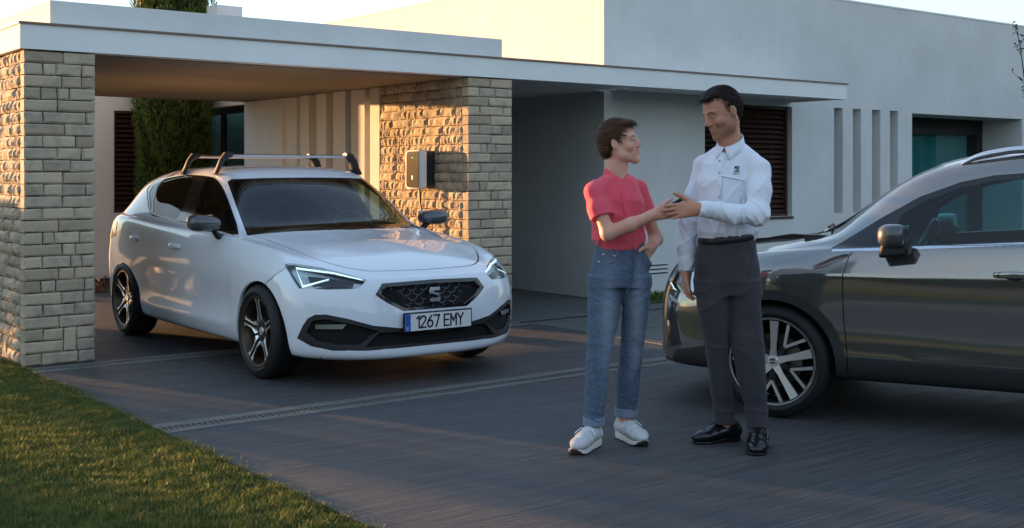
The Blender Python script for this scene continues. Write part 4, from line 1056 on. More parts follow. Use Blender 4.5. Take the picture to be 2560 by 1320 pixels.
def suv_spokes(w, Rr, h, side):
    hy = lambda r: h - .010 - .020 * (1 - min(1, r / Rr)); sil = MB(); dk = MB()
    for k in range(5):
        a = R(90 + 72 * k + 3)
        sp = [(.02, -.024), (.09, -.017), (Rr - .005, -.027), (Rr - .005, .027), (.09, .017), (.02, .024)]
        spoke_prism(sil, sp, hy, lambda r: hy(r) - .008, a, side); spoke_prism(dk, [(r, l * 1.12) for r, l in sp], lambda r: hy(r) - .0085, lambda r: hy(r) - .045, a, side)
        for sg in (-1, 1):
            # the slim V pair that leaves between the wide spokes
            th = a + sg * R(36 - 13); ca, sa = math.cos(th - a), math.sin(th - a)
            def sl(p0, p1, wd, m, y0, y1):
                (r0, t0), (r1, t1) = p0, p1; A = (r0 * math.cos(t0), r0 * math.sin(t0)); B = (r1 * math.cos(t1), r1 * math.sin(t1)); dx, dy = B[0] - A[0], B[1] - A[1]; L = math.hypot(dx, dy); nx, ny = -dy / L * wd, dx / L * wd
                spoke_prism(m, [(A[0] + nx, A[1] + ny), (A[0] - nx, A[1] - ny), (B[0] - nx * 1.2, B[1] - ny * 1.2), (B[0] + nx * 1.2, B[1] + ny * 1.2)], y0, y1, a, side)
            sl((.115, sg * R(36)), (Rr - .006, sg * R(36 - 16)), .008, sil, hy(.2) - .002, hy(.2) - .009); sl((.10, sg * R(36)), (Rr - .006, sg * R(36 - 16)), .011, dk, hy(.2) - .0095, hy(.2) - .04)
        spoke_prism(dk, [(0, -.02), (.125, -.014), (.125, .014), (0, .02)], hy(.1) - .01, hy(.1) - .045, a + R(36), side)
    sil.build('spoke_faces', M['rim_silver'], w); dk.build('spokes', M['rim_black'], w)
    lp = MB(); lathe(lp, [(Rr - .012, h - .010), (Rr - .004, h - .003), (Rr + .003, h - .003)], 72, flip=side); lp.build('rim_edge', M['rim_silver'], w, smooth=True)
    hb = MB(); lathe(hb, [(0, h - .022), (.028, h - .022), (.034, h - .03), (.034, h - .06)], 24, flip=side); o = hb.build('hub_cap', M['rim_silver'], w, smooth=True)
    e = MB(); e.box(-.016, .016, side * (h - .022), side * (h - .019), .004, .014).box(-.016, .016, side * (h - .022), side * (h - .019), -.014, -.004); e.build('hub_emblem', M['rim_black'], w)
    for k in range(5):
        a = R(90 + 72 * k + 39); b = MB(); lathe(b, [(0, h - .03), (.010, h - .03), (.012, h - .045), (.012, h - .07)], 10, flip=side); q = b.build('lug_nut', M['rim_black'], w, smooth=True); q.location = (.058 * math.cos(a), 0, .058 * math.sin(a))
SS = dict(lip=M['rim_black'], fn=suv_spokes)
for x in (0, -2.638):
    for sd in (-1, 1): make_wheel(suv, (x, sd * .80, .338), .338, .258, .215, sd, SS, rot=.3 if x else 0)
M['handle_c'] = M['suv_paint']
handle(suv, -1.34, .905, .912, m=G2); handle(suv, -2.24, .93, .912, m=G2)
for sd in (1, -1):
    h = MB().tube([(-1.25, sd * .937, .912), (-1.34, sd * .944, .915), (-1.44, sd * .938, .912)], .004, 6).build('handle_trim', M['chrome'], suv, smooth=True)
    mo = mirror_part(suv, M['mirror_cap'], (-.73, sd * .86, 1.03), (-.73, sd * 1.00, 1.115), (.095, .112, .068), sd)
    lw = MB(); lw.prism([(-.64, .985), (-.80, 1.0), (-.815, 1.10), (-.66, 1.085)], sd * .89, sd * 1.05, lambda p, d: (p[0], d, p[1])); lw.build('mirror_base', M['trim'], mo, bevel=.02, smooth=True)
    rl = MB(); pts = smooth_poly([(-1.03, .612, 1.512), (-1.11, .617, 1.553), (-1.24, .62, 1.582), (-1.40, .622, 1.597), (-2.0, .622, 1.605), (-2.5, .617, 1.585), (-2.72, .61, 1.545), (-2.80, .607, 1.51)], 4, False)
    rl.tube([(p[0], p[1] * sd, p[2]) for p in pts], [.010 + .012 * min(1, i / 6, (len(pts) - 1 - i) / 6) for i in range(len(pts))], 8, sq=[(.9, .95)] * len(pts)); rl.build('roof_rail', M['alu'], suv, smooth=True)
    MB().tube([(-1.12, sd * .615, 1.520), (-1.4, sd * .618, 1.562), (-2.0, sd * .618, 1.575), (-2.6, sd * .61, 1.535)], .012, 6).build('rail_seal', M['trim'], suv, smooth=True)
# wiper arms
for y0, y1 in ((-.15, .52), (-.62, 0.0)):
    MB().tube([(-.13, y0, 1.115), (-.20, (y0 + y1) / 2, 1.135), (-.25, y1, 1.13)], .008, 6).build('wiper', M['trim'], suv)
MB().box(-.27, -.12, -.62, .62, 1.06, 1.085).build('cowl_panel', M['trim'], suv)
cabin(suv, x0=0, seat_x=(-1.50, -2.35), zf=.42, top=1.30, sw=(-.78, .36), dashx=-.50, dz=1.03, hw=.78)
# ---------------------------------------------------------------- people: smooth solids meshed on a fine grid
def nrmv(v): v = np.asarray(v, float); return v / np.linalg.norm(v)
class Sdf:
    """P (n,3) -> distance; a smooth union of parts, then carving"""
    def __init__(s, k=.02): s.parts = []; s.k = k; s.lo = np.array([9., 9, 9]); s.hi = -s.lo
    def grow(s, a, r): a = np.asarray(a, float); s.lo = np.minimum(s.lo, a - r); s.hi = np.maximum(s.hi, a + r)
    def cone(s, a, b, ra, rb, k=None, op='+', flat=None):
        a = np.asarray(a, float); b = np.asarray(b, float)
        if op == '+': s.grow(a, ra + .01); s.grow(b, rb + .01)
        ab = b - a; L = max(ab @ ab, 1e-9)
        if flat is not None: fv, fs = nrmv(flat[0]), flat[1]
        def f(P):
            d = P - a; t = np.clip(d @ ab / L, 0, 1); q = d - t[:, None] * ab
            if flat is not None: q = q + (q @ fv)[:, None] * fv * (1 / fs - 1)
            return np.sqrt((q * q).sum(1)) - (ra + (rb - ra) * t)
        s.parts.append((f, k or s.k, op)); return s
    def chain(s, pts, rs, k=None, op='+', flat=None):
        for i in range(len(pts) - 1): s.cone(pts[i], pts[i + 1], rs[i], rs[i + 1], k, op, flat)
        return s
    def ell(s, c, r, M3=None, k=None, op='+'):
        c = np.asarray(c, float); r = np.asarray(r, float); M3 = np.eye(3) if M3 is None else np.asarray(M3)
        if op == '+': s.grow(c, r.max() + .01)
        def f(P):
            q = (P - c) @ M3.T; k0 = np.sqrt(((q / r) ** 2).sum(1)); k1 = np.sqrt(((q / r ** 2) ** 2).sum(1)) + 1e-9; return k0 * (k0 - 1) / k1
        s.parts.append((f, k or s.k, op)); return s
    def stack(s, rows, yaw=0, k=None, op='+', power=2.0):
        """rows (z, cx, cy, a, b): ellipses stacked upwards, long axis a along the direction yaw"""
        rows = sorted(rows); Z = np.array([r[0] for r in rows]); A = np.array(rows)
        ca, sa = math.cos(yaw), math.sin(yaw)
        for r in rows: s.grow((r[1], r[2], r[0]), max(r[3], r[4]) + .01)
        def f(P):
            z = P[:, 2]; cx, cy, a, b = (np.interp(z, Z, A[:, i]) for i in (1, 2, 3, 4)); x = P[:, 0] - cx; y = P[:, 1] - cy
            u = x * ca + y * sa; v = -x * sa + y * ca; q = (np.abs(u / a) ** power + np.abs(v / b) ** power) ** (1 / power)
            d = (q - 1) * np.minimum(a, b); dz = np.maximum(Z[0] - z, z - Z[-1]); o = np.maximum(dz, 0)
            return np.where(dz > 0, np.sqrt(np.maximum(d, 0) ** 2 + o ** 2), np.maximum(d, dz))
        s.parts.append((f, k or s.k, op)); return s
    def fn(s, f, k=None, op='+'): s.parts.append((f, k or s.k, op)); return s
    def ev(s, P):
        d = None
        for f, k, op in s.parts:
            e = f(P)
            if d is None: d = e; continue
            if op == '+': h = np.maximum(k - np.abs(d - e), 0) / k; d = np.minimum(d, e) - h * h * k * .25
            elif op == '-': e = -e; h = np.maximum(k - np.abs(d - e), 0) / k; d = np.maximum(d, e) + h * h * k * .25
            elif op == '&': d = np.maximum(d, e)
            elif op == 'd': d = d + e
        return d
def mesh_sdf(s, h, smooth=1):
    lo = s.lo - 3 * h; n = np.ceil((s.hi + 3 * h - lo) / h).astype(int) + 1; B = 6; nb = -(-n // B)
    ax = [lo[i] + (np.arange(nb[i]) * B + B / 2 - .5) * h for i in range(3)]
    G = np.stack(np.meshgrid(*ax, indexing='ij'), -1).reshape(-1, 3); dc = s.ev(G); m = np.abs(dc) < B * h * 1.35 + .006
    full = nb * B; D = np.repeat(np.repeat(np.repeat(np.where(dc > 0, 1., -1.).reshape(nb), B, 0), B, 1), B, 2).astype(np.float32)
    bi = np.stack(np.unravel_index(np.nonzero(m)[0], nb), 1) * B
    off = np.stack(np.meshgrid(*[np.arange(B)] * 3, indexing='ij'), -1).reshape(-1, 3)
    I = (bi[:, None, :] + off[None]).reshape(-1, 3)
    for c0 in range(0, len(I), 400000):
        J = I[c0:c0 + 400000]; D[J[:, 0], J[:, 1], J[:, 2]] = s.ev(lo + J * h)
    S = D < 0; c = S[:-1, :-1, :-1].astype(np.int8)
    for o in ((1,0,0),(0,1,0),(0,0,1),(1,1,0),(1,0,1),(0,1,1),(1,1,1)): c = c + S[o[0]:full[0] - 1 + o[0], o[1]:full[1] - 1 + o[1], o[2]:full[2] - 1 + o[2]]
    cell = np.stack(np.nonzero((c > 0) & (c < 8)), 1); vid = -np.ones(tuple(full - 1), np.int32); vid[cell[:, 0], cell[:, 1], cell[:, 2]] = np.arange(len(cell))
    acc = np.zeros((len(cell), 3)); cnt = np.zeros(len(cell))
    cs = [(0,0,0),(1,0,0),(0,1,0),(1,1,0),(0,0,1),(1,0,1),(0,1,1),(1,1,1)]
    for a in range(8):
        for b in range(a + 1, 8):
            if sum(x != y for x, y in zip(cs[a], cs[b])) != 1: continue
            A = cell + cs[a]; Bc = cell + cs[b]; da = D[A[:, 0], A[:, 1], A[:, 2]]; db = D[Bc[:, 0], Bc[:, 1], Bc[:, 2]]
            mk = (da < 0) != (db < 0); t = np.where(mk, da / np.where(da - db == 0, 1, da - db), 0)
            acc += np.where(mk[:, None], np.array(cs[a]) + t[:, None] * (np.array(cs[b]) - cs[a]), 0); cnt += mk
    V = lo + (cell + acc / cnt[:, None]) * h
    F = []
    for axis in range(3):
        o = [0, 0, 0]; o[axis] = 1; s0 = S[:full[0] - o[0], :full[1] - o[1], :full[2] - o[2]]; s1 = S[o[0]:, o[1]:, o[2]:]
        E = np.stack(np.nonzero(s0 != s1), 1); u, v = (axis + 1) % 3, (axis + 2) % 3
        E = E[(E[:, u] > 0) & (E[:, v] > 0) & (E[:, u] < full[u] - 1) & (E[:, v] < full[v] - 1)]
        eu = np.zeros(3, int); eu[u] = 1; ev_ = np.zeros(3, int); ev_[v] = 1
        q = [E - eu - ev_, E - ev_, E, E - eu]; q = np.stack([vid[x[:, 0], x[:, 1], x[:, 2]] for x in q], 1)
        neg = s0[E[:, 0], E[:, 1], E[:, 2]]; q[~neg] = q[~neg][:, ::-1]; F.append(q)
    F = np.concatenate(F); F = F[(F >= 0).all(1)]
    for _ in range(smooth):
        A = np.zeros_like(V); c = np.zeros(len(V))
        for i in range(4):
            a, b = F[:, i], F[:, (i + 1) % 4]; np.add.at(A, a, V[b]); np.add.at(c, a, 1)
        V = V * .4 + .6 * A / np.maximum(c, 1)[:, None]
    return V, F
def vnoise(P, sc, seed=0):
    """cheap smooth 3-d noise made of warped sines, about -1..1"""
    r = np.random.default_rng(seed); v = 0; Q = P * sc
    for i in range(4):
        k = r.normal(size=3); k /= np.linalg.norm(k); k2 = r.normal(size=3); v = v + np.sin(Q @ k * (1 + i * .7) + 1.7 * np.sin(Q @ k2 * .6 + i) + r.uniform(0, 6))
    return v / 2.6
def crease(t, p=2.5):
    return -(1 - np.abs(np.sin(t))) ** p + .25
def join(S, A, k=.02):
    S.lo = np.minimum(S.lo, A.lo); S.hi = np.maximum(S.hi, A.hi); S.fn(A.ev, k)
def frame(fw, up):
    x = nrmv(fw); y = nrmv(np.cross(up, x)); z = np.cross(x, y); return np.stack([x, y, z])     # rows: forward, left, up
class Person:
    def __init__(s, name_label, u0, D, k=1):
        s.u0, s.D = u0, D; xr = (u0 - 1280) / 2951 * D
        s.org = Vector((CAMP[0] + .791 * xr + .611 * D, CAMP[1] - .611 * xr + .791 * D, 0))
        s.root = empty('person', name_label, 'person', s.org, -math.atan2(.611, .791))
    def p(s, u, v, y=0.): t = (s.D + y) / 2951; return np.array([(u - 1280) * t - (s.u0 - 1280) / 2951 * s.D, y, 1.38 + (434 - v) * t])
    def rows(s, L, dep):
        """rows from photo edges (u_left, u_right, v, y[, depth])"""
        out = []
        for r in L:
            a, b = s.p(r[0], r[2], r[3]), s.p(r[1], r[2], r[3]); c = (a + b) / 2; w = (b[0] - a[0]) / 2; out.append((c[2], c[0], c[1], w, r[4] if len(r) > 4 else w * dep))
        return out
    def add(s, name, sdf, h, m, smooth=1, parent=None):
        V, F = mesh_sdf(sdf, h, smooth); return npmesh(name, V, F, m, parent or s.root)
def hand(S, W, fdir, thumb, bends, scale=1.0, spread=.0, thumb_dir=None, k=.008, left=False, tb=(.3, .3)):
    """W wrist, fdir along the fingers, thumb = direction of the thumb side"""
    x = nrmv(fdir); y = nrmv(thumb - (thumb @ x) * x); z = np.cross(x, y)
    if left: z = -z                 # z = back of the hand
    T = lambda a, b, c: W + (x * a + y * b + z * c) * scale
    S.cone(T(-.02, 0, 0), T(.03, 0, 0), .026 * scale, .026 * scale, .015, flat=(z, .72))
    for b in (-.024, -.008, .010, .026): S.cone(T(.015, b * .75, 0), T(.085 - abs(b) * .25, b, .0), .0165 * scale, .0125 * scale, .012, flat=(z, .85))
    for i, (b, L) in enumerate(((.029, .070), (.0105, .078), (-.0085, .072), (-.0265, .056))):
        p = T(.085 - abs(b - .005) * .3, b, 0); ang = 0; r = .0088 - .0006 * i; base = bends[i] if isinstance(bends[i], (tuple, list)) else (bends[i],) * 3
        d0 = spread * (1.2 - i * .8)
        for j, fr in enumerate((.45, .30, .25)):
            ang += base[j]; d = x * math.cos(ang) * math.cos(d0) - z * math.sin(ang) + y * math.sin(d0); q = p + d * L * fr * scale
            S.cone(p, q, r * scale * (1 - .07 * j), r * scale * (1 - .07 * (j + 1)), .004 if j else .007); p = q
    p = T(.022, .026, -.006); td = nrmv(thumb_dir) if thumb_dir is not None else nrmv(x * .62 + y * .75 - z * .25)
    for j, (L, r0, r1) in enumerate(((.040, .0145, .0118), (.032, .0115, .0100), (.026, .0100, .0080))):
        q = p + td * L * scale; S.cone(p, q, r0 * scale, r1 * scale, .010 if j == 0 else .005); p = q; td = nrmv(td + x * tb[0] - z * tb[1] * .5)
def head(S, H, Fm, sc=1.0, man=False):
    """adds a head at H (centre between the ears), rows of Fm are forward, left, up"""
    T = lambda a, b, c: H + (Fm[0] * a + Fm[1] * b + Fm[2] * c) * sc
    E = lambda a, b, c, r, k=.015, op='+': S.ell(T(a, b, c), np.array(r) * sc, Fm, k, op)
    E(-.012, 0, .038, (.094, .074, .083)); E(.028, 0, .0, (.060, .060, .080), .02)
    jw = .050 if man else .045
    for sg in (-1, 1):
        S.cone(T(-.005, sg * (jw + .004), -.040), T(.020, sg * jw, -.068), .022 * sc, .020 * sc, .035); S.cone(T(.020, sg * jw, -.068), T(.072, sg * .012, -.094), .019 * sc, .016 * sc, .03)
        S.ell(T(.060, sg * .040, -.026), np.array((.024, .020, .020)) * sc, Fm, .018)
        S.cone(T(.081, sg * .012, .024), T(.073, sg * .042, .022), (.0105 if man else .0085) * sc, .009 * sc, .014)
        S.ell(T(.0975, sg * .0125, -.0285), np.array((.010, .0075, .007)) * sc, Fm, .006)
        S.ell(T(-.006, sg * .078, -.006), np.array((.017, .0065, .029)) * sc, frame(Fm[0] + Fm[2] * .15 + Fm[1] * sg * -.3, Fm[2]), .006)
    S.ell(T(.066, 0, -.060), np.array((.030, .034, .034)) * sc, Fm, .02)
    nz = .004 if man else 0; S.cone(T(.080, 0, .008), T(.0895, 0, -.022), .0085 * sc, .0125 * sc, .008); S.cone(T(.088, 0, .014), T(.106 + nz, 0, -.016 - nz), .0068 * sc, .0076 * sc, .010); S.cone(T(.106 + nz, 0, -.017 - nz), T(.102, 0, -.026), .0082 * sc, .0072 * sc, .006)
    S.ell(T(.080, 0, -.098), np.array((.018, .020, .015)) * sc, Fm, .016)
    # eye sockets, nostrils' shade, ear hollows
    for sg in (-1, 1):
        S.ell(T(.092, sg * .031, .001), np.array((.011, .0140, .0072)) * sc, Fm, .012, '-')
        lz = -.004 if man else 0; S.cone(T(.0845, sg * .020, .0072 + lz), T(.078, sg * .044, .0050 + lz), .0036 * sc, .0032 * sc, .004)       # upper lid
        S.cone(T(.084, sg * .021, -.0065), T(.078, sg * .042, -.0055), .0032 * sc, .0030 * sc, .005)
        S.ell(T(-.003, sg * .0865, -.002), np.array((.0095, .0065, .017)) * sc, Fm, .005, '-')
        S.ell(T(.0985, sg * .0105, -.0345), np.array((.0045, .0035, .003)) * sc, Fm, .002, '-')
        if man: S.ell(T(.086, sg * .027, -.050), np.array((.010, .0025, .012)) * sc, Fm, .008, '-')                 # smile fold
    # smiling mouth
    S.cone(T(.0975, 0, -.0495), T(.084, .024, -.0475), .0052 * sc, .0030 * sc, .006); S.cone(T(.0975, 0, -.0495), T(.084, -.024, -.0475), .0052 * sc, .0030 * sc, .006)
    S.cone(T(.0955, 0, -.0645), T(.083, .021, -.0560), .0062 * sc, .0032 * sc, .006); S.cone(T(.0955, 0, -.0645), T(.083, -.021, -.0560), .0062 * sc, .0032 * sc, .006)
    S.ell(T(.100, 0, -.0570), np.array((.015, .021, .0058)) * sc, Fm, .003, '-')
    return T
def attr_mask(o, name, val):
    a = o.data.attributes.new(name, 'FLOAT', 'POINT'); a.data.foreach_set('value', np.asarray(val, dtype=np.float32))
def hair(S, H, Fm, sc, man):
    T = lambda a, b, c: H + (Fm[0] * a + Fm[1] * b + Fm[2] * c) * sc
    if man:
        S.ell(T(-.012, 0, .042), np.array((.100, .0785, .084)) * sc, Fm); S.ell(T(-.035, 0, .0), np.array((.076, .074, .072)) * sc, Fm, .02); S.ell(T(.036, 0, .096), np.array((.058, .052, .026)) * sc, frame(Fm[0] - Fm[2] * .25, Fm[2]), .02); S.ell(T(.080, .012, .082), np.array((.026, .036, .014)) * sc, Fm, .02)
    else:
        S.ell(T(-.016, 0, .044), np.array((.098, .081, .084)) * sc, Fm); S.ell(T(-.042, 0, -.010), np.array((.070, .076, .082)) * sc, Fm, .02); S.ell(T(.030, 0, .090), np.array((.056, .056, .030)) * sc, frame(Fm[0] - Fm[2] * .02, Fm[2]), .02); S.ell(T(.054, .0, .094), np.array((.030, .044, .018)) * sc, Fm, .02)
    zx = ([-.2, -.085, -.06, -.035, -.012, .012, .035, .065, .092, .104, .2], [-.07, -.045, -.030, -.018, .016, .018, .020, .030, .058, .2, .3]) if man else ([-.2, -.10, -.07, -.035, -.018, .012, .04, .065, .086, .12], [-.09, -.055, -.035, -.022, .022, .030, .040, .052, .068, .3])
    zmin = -.078 if man else -.095
    def clip(P):
        q = (P - H) @ Fm.T / sc; yy = np.abs(q[:, 1]); jag = .0025 * np.sin(q[:, 2] * 170 + q[:, 1] * 120)
        lim = np.interp(q[:, 2], *zx) + (.12 if man else .20) * np.maximum(0, .055 - yy) * (q[:, 2] > .03) + jag
        a = q[:, 0] - lim; b = zmin + .25 * (q[:, 0] + .08) - q[:, 2] + jag; return np.maximum(a, b) * sc
    S.fn(clip, op='&')
    def strands(P):
        q = (P - H) @ Fm.T / sc; an = np.arctan2(q[:, 1], q[:, 2] + .03); t = q[:, 0] * (14 if man else 22) + q[:, 2] * 30
        return sc * (.0013 * np.sin(an * 30 + t + 2 * np.sin(q[:, 0] * 30 + q[:, 2] * 20)) + .0012 * np.sin(an * 67 + t * 2.2 + 1.5 * np.sin(q[:, 2] * 60)) + .0018 * np.sin(q[:, 0] * 38 + an * 3))
    S.fn(strands, op='d')
    S.fn(lambda P: sc * .011 * np.exp(np.minimum(clip(P), 0) / sc / .014), op='d')
    # ear hole
    for sg in (-1, 1): S.ell(T(-.006, sg * .084, -.008), np.array((.024, .020, .034)) * sc, Fm, .006, '-')
from mathutils.bvhtree import BVHTree
def snapper(pr, ob):
    """finds the cloth surface in front, so seams and buttons lie on it"""
    bv = BVHTree.FromPolygons([v.co for v in ob.data.vertices], [tuple(f.vertices) for f in ob.data.polygons])
    co_ = Vector((-(pr.u0 - 1280) / 2951 * pr.D, -pr.D, 1.38))
    def f(u, v, off=.003):
        q = Vector(pr.p(u, v, 0)); d = (q - co_).normalized(); h = bv.ray_cast(co_, d); return (h[0] - d * off) if h[0] else q
    return f
# ---- materials
def m_skin(name, base, red, stub=None):
    m = mat(name, base, .5, spec=.4, sss=.25); t = NT(m); w = t.coord()
    c = t.mix(t.ramp(t.noise(w, 14, 3), [(.35, (0, 0, 0)), (.7, (.5,) * 3)]), base, red)
    def at(n):
        x = t.n.new('ShaderNodeAttribute'); x.attribute_name = n; return x.outputs['Fac']
    c = t.mix(at('lip'), c, (.42, .13, .11)); c = t.mix(at('dark'), c, stub or (.12, .06, .04)); c = t.mix(at('brow'), c, (.035, .02, .014)); c = t.mix(at('blush'), c, red)
    t.col(c); t.nrm(t.bump(t.noise(w, 220, 3), .15, .001)); return m
def m_cloth(name, c, c2, scale, bump=.25, rough=.85, fold=.0):
    m = mat(name, c, rough, spec=.2, sheen=.15); t = NT(m); w = t.coord()
    t.col(t.mix(t.ramp(t.noise(w, 6, 4), [(.35, (0, 0, 0)), (.7, (1,) * 3)]), c, c2))
    b = t.bump(t.noise(t.coord((1, 1, 3)), scale, 2), bump, .0015)
    if fold: b = t.bump(t.noise(t.coord((1, 1, .55), 'Object', (0, .5, 0)), 9, 3, .5, .8), fold, .02, b)
    t.nrm(b); return m
M['skin_w'] = m_skin('fair_skin', (.66, .36, .26), (.62, .24, .17)); M['skin_m'] = m_skin('tanned_skin', (.54, .265, .165), (.50, .18, .11), (.13, .07, .045))
M['coral'] = m_cloth('coral_crepe', (.74, .085, .125), (.82, .11, .15), 700, .4, fold=.7); M['shirt'] = m_cloth('white_poplin', (.72, .74, .80), (.78, .79, .84), 900, .15, .7, fold=.6)
def m_denim():
    m = mat('washed_denim', (.05, .09, .16), .85, spec=.2, sheen=.1); t = NT(m); w = t.coord(); x = t.n.new('ShaderNodeAttribute'); x.attribute_name = 'fade'
    tw = t.noise(t.coord((1, 1, .25)), 240, 3, .6); wh = t.noise(t.coord((.6, .6, 5)), 9, 4, .6)
    c = t.mix(x.outputs['Fac'], (.022, .048, .098), (.20, .235, .29)); c = t.mix(t.ramp(tw, [(.35, (0,) * 3), (.65, (.5,) * 3)]), c, (.20, .26, .34)); c = t.mix(t.ramp(wh, [(.5, (0,) * 3), (.8, (.3,) * 3)]), c, (.022, .045, .10)); t.col(c)
    t.nrm(t.bump(t.noise(w, 500, 2), .4, .0015, t.bump(t.noise(t.coord((1, 1, 3)), 11, 3, .5, .6), .25, .015))); return m
M['denim'] = m_denim(); M['cuff'] = m_cloth('denim_inside', (.16, .20, .27), (.20, .24, .30), 600, .4)
M['trouser'] = m_cloth('charcoal_wool', (.040, .038, .046), (.056, .050, .056), 800, .3, .8, fold=.35)
M['leather'] = mat('black_leather', (.008, .008, .009), .22, spec=.6); M['belt'] = mat('black_belt', (.01, .01, .011), .4)
def m_hair(name, a, b_):
    m = mat(name, a, .55, spec=.2); t = NT(m); n = t.noise(t.coord((1, .4, 1)), 170, 4, .7, .6); t.col(t.ramp(n, [(.3, a), (.75, b_)])); t.nrm(t.bump(n, .9, .004)); return m
M['hair_m'] = m_hair('dark_brown_hair', (.007, .0045, .0035), (.040, .022, .014)); M['hair_w'] = m_hair('brown_hair', (.022, .011, .007), (.15, .072, .036))
M['eye_w'] = mat('eye_white', (.34, .31, .29), .3); M['iris'] = mat('iris', (.03, .02, .015), .1); M['teeth'] = mat('teeth', (.75, .72, .66), .25)
M['shoe_w'] = m_cloth('sneaker_mesh', (.50, .49, .50), (.58, .56, .55), 300, .5); M['sole_w'] = mat('sneaker_sole', (.66, .62, .57), .6); M['lace'] = mat('shoe_lace', (.70, .69, .70), .8); M['sole_b'] = mat('black_outsole', (.012, .012, .013), .6)
def eyes(pr, T, sc, par, Fm):
    for sg in (-1, 1):
        c = T(.0742, sg * .0315, .0005); me = bpy.data.meshes.new('eye'); b = bmesh.new(); bmesh.ops.create_uvsphere(b, u_segments=16, v_segments=10, radius=.0100 * sc); b.to_mesh(me); b.free(); me.materials.append(M['eye_w'])
        for f in me.polygons: f.use_smooth = True
        o = bpy.data.objects.new('eye', me); COL.objects.link(o); o.parent = pr.root; o.location = c
        me = bpy.data.meshes.new('iris'); b = bmesh.new(); bmesh.ops.create_uvsphere(b, u_segments=14, v_segments=8, radius=.0056 * sc); b.to_mesh(me); b.free(); me.materials.append(M['iris'])
        i = bpy.data.objects.new('iris', me); COL.objects.link(i); i.parent = o; i.location = Vector((Fm[0] * .0052 - Fm[2] * (.0022 if Fm[0][2] < -.1 else -.0006)) * sc)
def strands_on(o, pr, H, Fm, sc, man, n=5200):
    co = np.zeros(len(o.data.vertices) * 3); o.data.vertices.foreach_get('co', co); co = co.reshape(-1, 3); i = nr0.integers(0, len(co), n); P = co[i]; q = (P - H) @ Fm.T / sc
    N = (q - [-.012, 0, .02]); N /= np.linalg.norm(N, axis=1)[:, None]; up = np.clip(q[:, 2] * 14, 0, 1)[:, None]
    fl = np.array([1.0, .15, .05]) * up + np.array([.15 if man else .55, 0, -1.0]) * (1 - up); fl = fl + nr0.normal(size=(n, 3)) * .16; fl = fl - (fl * N).sum(1)[:, None] * N * .85; D = fl @ Fm
    Nw = N @ Fm; S_ = np.cross(D, Nw); S_ /= np.linalg.norm(S_, axis=1)[:, None]; D /= np.linalg.norm(D, axis=1)[:, None]; L = nr0.uniform(.018, .038, n)[:, None] * (.8 if man else 1.1); W = nr0.uniform(.0007, .0016, n)[:, None]; B0 = P - Nw * .002
    V = np.stack([B0 - S_ * W, B0 + S_ * W, B0 + D * L * .6 + Nw * .0035 + S_ * W * .8, B0 + D * L * .6 + Nw * .0035 - S_ * W * .8, B0 + D * L + Nw * .0015], 1).reshape(-1, 3); k = np.arange(n) * 5
    return setp(npmesh('hair_strands', V, np.concatenate([np.stack([k, k + 1, k + 2], 1), np.stack([k, k + 2, k + 3], 1), np.stack([k + 3, k + 2, k + 4], 1)]), o.data.materials[0], o, smooth=False), kind='stuff')
nr0 = np.random.default_rng(5)
def body_masks(o, T, Fm, H, sc, man):
    n = len(o.data.vertices); co = np.zeros(n * 3); o.data.vertices.foreach_get('co', co); q = (co.reshape(-1, 3) - H) @ Fm.T / sc
    x, y, z = q.T; near = np.abs(z) < .14
    g = lambda a, b: 1 / (1 + np.exp(-(a) / b))
    zl = -.0565 + .25 * np.abs(y) ** 1 * .25
    lip = g(.0105 - np.abs(z - zl), .0012) * g(.024 - np.abs(y), .0015) * g(x - .078, .002)
    zb = .0235 + .10 * np.abs(y) - 3.2 * np.maximum(0, np.abs(y) - .034) ** 1.5
    lash = g(.0022 - np.abs(z - (.0035 if man else .0068) + 6 * np.maximum(0, np.abs(y) - .031) ** 2 * 3), .0006) * g(np.abs(y) - .018, .0015) * g(.047 - np.abs(y), .0015) * g(x - .06, .003)
    brow = g(.0042 - np.abs(z - zb), .0008) * g(np.abs(y) - .012, .002) * g(.050 - np.abs(y), .002) * g(x - .05, .003)
    dark = (g(-.034 - z, .006) * g(x + .002, .008) * g(z + .112 - .1 * (x - .07), .004) * g(.030 + .0 - np.minimum(np.abs(y), .03) + .03, .01) + .8 * g(.012 - np.abs(x - .004), .003) * g(.030 - z, .01) * g(z + .06, .01) * g(np.abs(y) - .05, .004)) if man else 0 * x
    blush = .6 * np.exp(-(((np.abs(y) - .042) / .02) ** 2 + ((z + .028) / .018) ** 2)) * g(x - .03, .01) + .5 * np.exp(-((x - .112) / .012) ** 2 - (z + .02) ** 2 / .0002)
    attr_mask(o, 'lip', lip * near * .85); attr_mask(o, 'brow', np.maximum(brow * (.95 if man else .8), lash * .9) * near); attr_mask(o, 'dark', np.clip(dark, 0, 1) * near * .50 * (1 - lip)); attr_mask(o, 'blush', np.clip(blush, 0, 1) * near)
